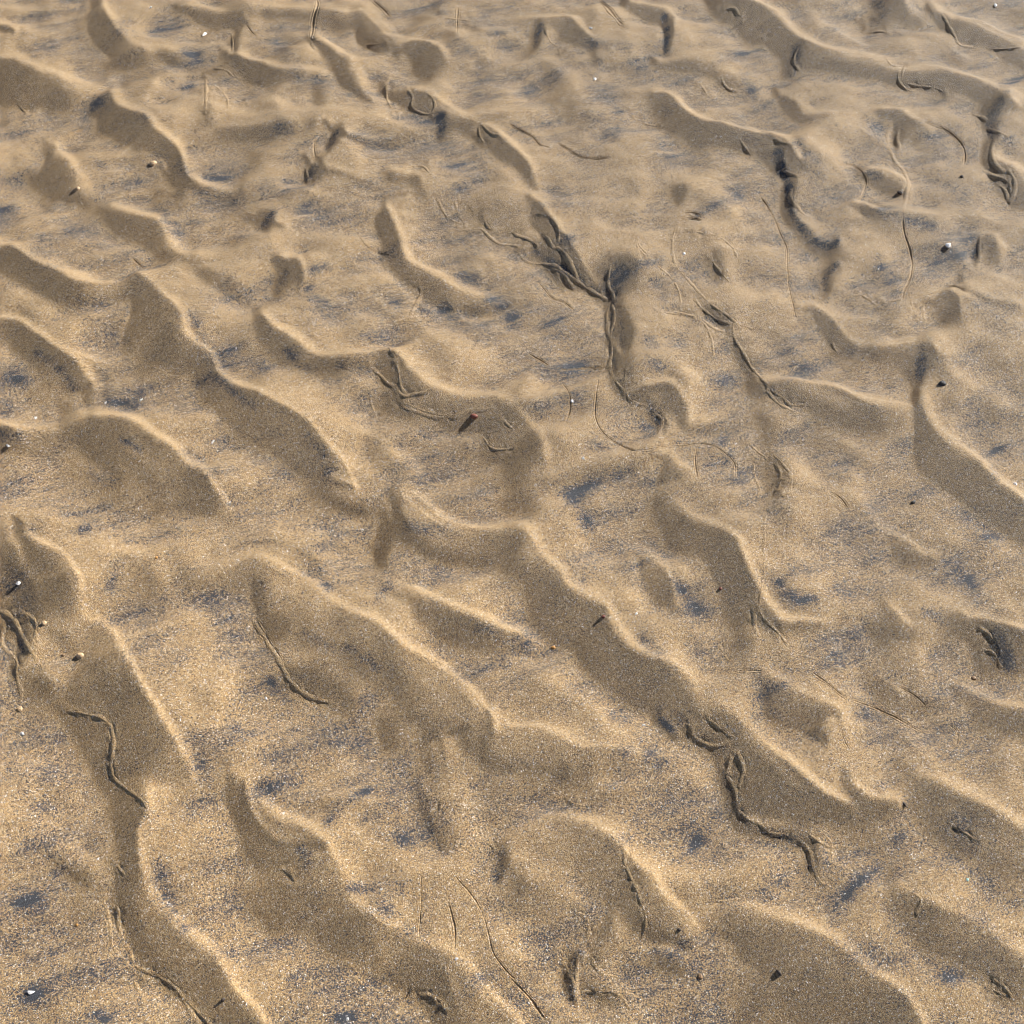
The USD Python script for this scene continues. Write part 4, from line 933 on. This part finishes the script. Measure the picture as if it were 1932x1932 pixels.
# ------------------------------------------------------------------ pebbles and chips of shell
BITS = """
pebble 6.5 1 0 tan | tan pebble beside the hooked trail near the left edge | 0,2 335,838
pebble 9 1.3 20 tan | largest tan pebble casting a dark shadow on the lower left crest | 0,2 605,1085
pebble 4.5 1 0 brown | tiny brown pebble left of the largest tan one | 0,2 478,1080
pebble 7 1 0 tan | tan pebble at the left edge below a kinked trail | 0,2 148,1487
pebble 4 1 0 amber | tiny amber pebble on the pale slope at the left | 0,2 1180,345
pebble 9 1.2 10 black | black pebble alone on the lit flat at the right | 3,1 1318,965
pebble 6 1.9 -35 black | slim black pebble on the lit flat at the lower right of the long right crest | 3,1 1098,1858
pebble 6 1.2 0 brown | brown pebble left of the black hollow by the right edge | 3,2 1552,1255
pebble 7 1.2 70 brown | brown pebble with a bright side near the bottom, right of the black cleft | 2,3 1420,1572
pebble 6 2.4 55 dark | slender dark splinter in the slope at the bottom right | 3,3 85,1545
pebble 5 2.2 55 dark | dark splinter at the tip of a small pale crest at lower right | 3,3 1027,273
pebble 8 1.5 -25 tan | tan pebble with a black shadow under the upper left crest | 0,0 1155,1235
pebble 6 1.3 -20 tan | smaller tan pebble on the dark slope at the left | 0,0 583,1423
pebble 5 1 0 red | tiny red grain on the dark face of the centre ridge | 2,2 690,790
pebble 5 1.2 0 amber | amber grain at the foot of the centre ridge | 2,2 312,1022
pebble 4 1 0 red | tiny dark red grain on the slope right of the egg-shaped hump | 2,2 1575,578
pebble 8 1.6 10 red | reddish brown pebble at the foot of the central wavy slope | 1,1 1645,1210
pebble 5 1 0 dark | tiny dark pebble right of the small peak at the upper right | 3,0 1462,1335
pebble 6 1.3 30 dark | dark pebble under the small peak at the upper right | 3,0 995,1455
pebble 5 1.2 20 dark | dark pebble on the pale slope below the bottom middle crest | 2,3 1262,1220
pebble 5 1.6 -30 dark | small dark pebble by the bottom edge at the left | 0,3 1685,1748
pebble 4 1 0 amber | tiny amber pebble on the lower left flat | 0,3 580,1185
shell_chip 8 1.3 20 white | brightest white shell chip on the blue grey patch at the right | 3,0 1360,1855
shell_chip 4.5 1.2 0 white | white shell chip near the top, right of the black streak | 2,0 597,213
shell_chip 4 1 0 white | white shell chip on the lit flat at upper centre | 2,0 625,600
shell_chip 6 1.1 0 white | white shell chip at the left edge under a short crest | 0,1 65,1432
shell_chip 4.5 1 0 white | left of two small white shell chips by the left crest tip | 0,1 802,1112
shell_chip 4.5 1 0 white | right of two small white shell chips by the left crest tip | 0,1 1067,1090
shell_chip 6 1.1 30 white | white shell chip in the trough below the long left crest | 0,1 1605,1407
shell_chip 4 1 0 white | tiny white shell chip left of the two by the left crest tip | 0,1 268,1222
shell_chip 6.5 1.6 0 white | white shell flake in the dark hollow at the left edge | 0,2 140,540
shell_chip 6 3 -60 white | slim white sliver of shell near the top left | 0,0 1550,258
shell_chip 4.5 1.2 60 white | small white shell chip near the top left corner | 0,0 1140,62
shell_chip 8 2.2 -10 white | white sliver of shell near the bottom left corner | 0,3 230,1695
shell_chip 4.5 1 0 white | small white shell chip in the lower left valley | 0,3 742,685
shell_chip 5 1.3 0 white | small white shell chip on the lower left slope | 0,2 168,1672
shell_chip 4.5 1 0 white | small white shell chip at the head of the lower left crest | 1,3 205,343
shell_chip 4.5 1 0 white | small white shell chip at the bottom edge left of the middle | 1,3 692,1897
shell_chip 5 1 0 white | small white shell chip on the bottom middle crest beside a bowed furrow | 1,3 1513,1442
shell_chip 4 1 0 white | tiny white shell chip in the blue grey patch at the bottom middle | 1,3 948,915
shell_chip 4.5 1 0 white | small white shell chip left of the centre ridge bend | 2,2 940,772
shell_chip 4.5 1 0 white | white shell chip in the lit flat right of centre under the hair-thin furrow | 2,1 540,1530
shell_chip 4 1 0 white | tiny white shell chip beside the hair-thin bowed furrow at centre | 2,1 452,1097
shell_chip 4.5 1 0 white | white shell chip above the black round pit | 2,0 1300,1918
shell_chip 5 1.2 0 white | white shell chip near the right edge on the long right crest | 3,1 1865,1725
shell_chip 5 1 0 white | white shell chip near the top right corner | 3,0 1717,45
shell_chip 5 1.2 0 teal | pale green glassy chip at the lower right | 3,3 1507,845
shell_chip 5 1.4 40 white | white shell chip at the left of the shaded gap below the brightest crest | 2,2 997,1612
shell_chip 4 1 0 white | tiny white shell chip left of the bold trail left of centre | 1,2 78,1408
"""
TONE = {'tan': (.46, .32, .18), 'brown': (.20, .12, .06), 'amber': (.45, .22, .05), 'black': (.02, .018, .016), 'dark': (.05, .035, .025), 'red': (.17, .05, .03), 'white': (.88, .86, .82), 'teal': (.55, .80, .72)}
BIT_MAT = {}
for nm, col in TONE.items():
    BIT_MAT[nm] = usdkit.material(stage, '/World/Looks/bit_' + nm, {
        'geo': ('geometry', {}),
        'n': ('noise_texture', {'scale': 900, 'detail': 3}),
        'mr': ('map_range', {'from_min': .3, 'from_max': .7, 'to_min': .65, 'to_max': 1.15, 'clamp': True}),
        'hsv': ('hsv', {'color': col, 'saturation': 1.0, 'hue': .5, 'fac': 1.0}),
        'bump': ('bump', {'strength': .5, 'distance': .0004}),
        'p': ('principled_bsdf', {'roughness': .3 if nm in ('white', 'teal') else .6})},
        [('geo.position', 'n.vector'), ('n.fac', 'mr.value'), ('mr.result', 'hsv.value'), ('hsv.color', 'p.base_color'), ('n.fac', 'bump.height'), ('bump.normal', 'p.normal')], surface='p.BSDF')


def build_bit(k, row):
    head, label, place = [c.strip() for c in row.split('|')]
    kind, rad, el, ang, tone = head.split()
    tile, at = place.split()
    i, j = (int(c) for c in tile.split(','))
    (px, py), = g(i, j, [tuple(float(c) for c in at.split(','))])
    rng = np.random.default_rng(900 + k)
    x, y, z = land(np.array([px]), np.array([py]))[0]
    unit = (y * FWD[1] + (z - CAM_H) * FWD[2]) * 2 * TAN / SIZE
    r = float(rad) / 1.325 * unit
    if kind == 'pebble':
        m = trimesh.creation.icosphere(3)
        v = m.vertices * (1 + .55 * (meshkit.fbm(m.vertices * 1.4 + rng.uniform(0, 50, 3), 3, k) - .5))[:, None]
        v = v * [float(el) ** .5, 1 / float(el) ** .5, .8]
        sink = .25
    else:
        n = 7
        t = np.sort(rng.uniform(0, 2 * np.pi, n) * .5 + np.arange(n) * 2 * np.pi / n * .75)
        ring = np.stack([np.cos(t), np.sin(t)], 1) * rng.uniform(.75, 1.15, (n, 1))
        pts = np.vstack([np.c_[ring, .30 * (1 - ring[:, 0] ** 2) + rng.uniform(-.05, .05, n)], np.c_[ring * .94, -.2 * np.ones(n)], [[0.1, 0, .42]]])
        m = trimesh.convex.convex_hull(trimesh.points.PointCloud(pts))
        v = m.vertices * [float(el) ** .5, 1 / float(el) ** .5, 1.0]
        c, s = math.cos(.35), math.sin(.35)
        v = v @ np.array([[1, 0, 0], [0, c, s], [0, -s, c]])
        sink = -.05
    c, s = math.cos(math.radians(-float(ang))), math.sin(math.radians(-float(ang)))
    v = v @ np.array([[c, s, 0], [-s, c, 0], [0, 0, 1]]) * r + [x, y, z + r * (.55 - sink)] - [0, 0, .3 * r]
    pr = usdkit.mesh(stage, '/World/' + numbered(kind), (v, m.faces), BIT_MAT[tone], smooth=(True if kind == 'pebble' else False)).GetPrim()
    tag(pr, label, 'pebble' if kind == 'pebble' else 'shell chip')


for k, row in enumerate(BITS.strip().split('\n')):
    build_bit(k, row)
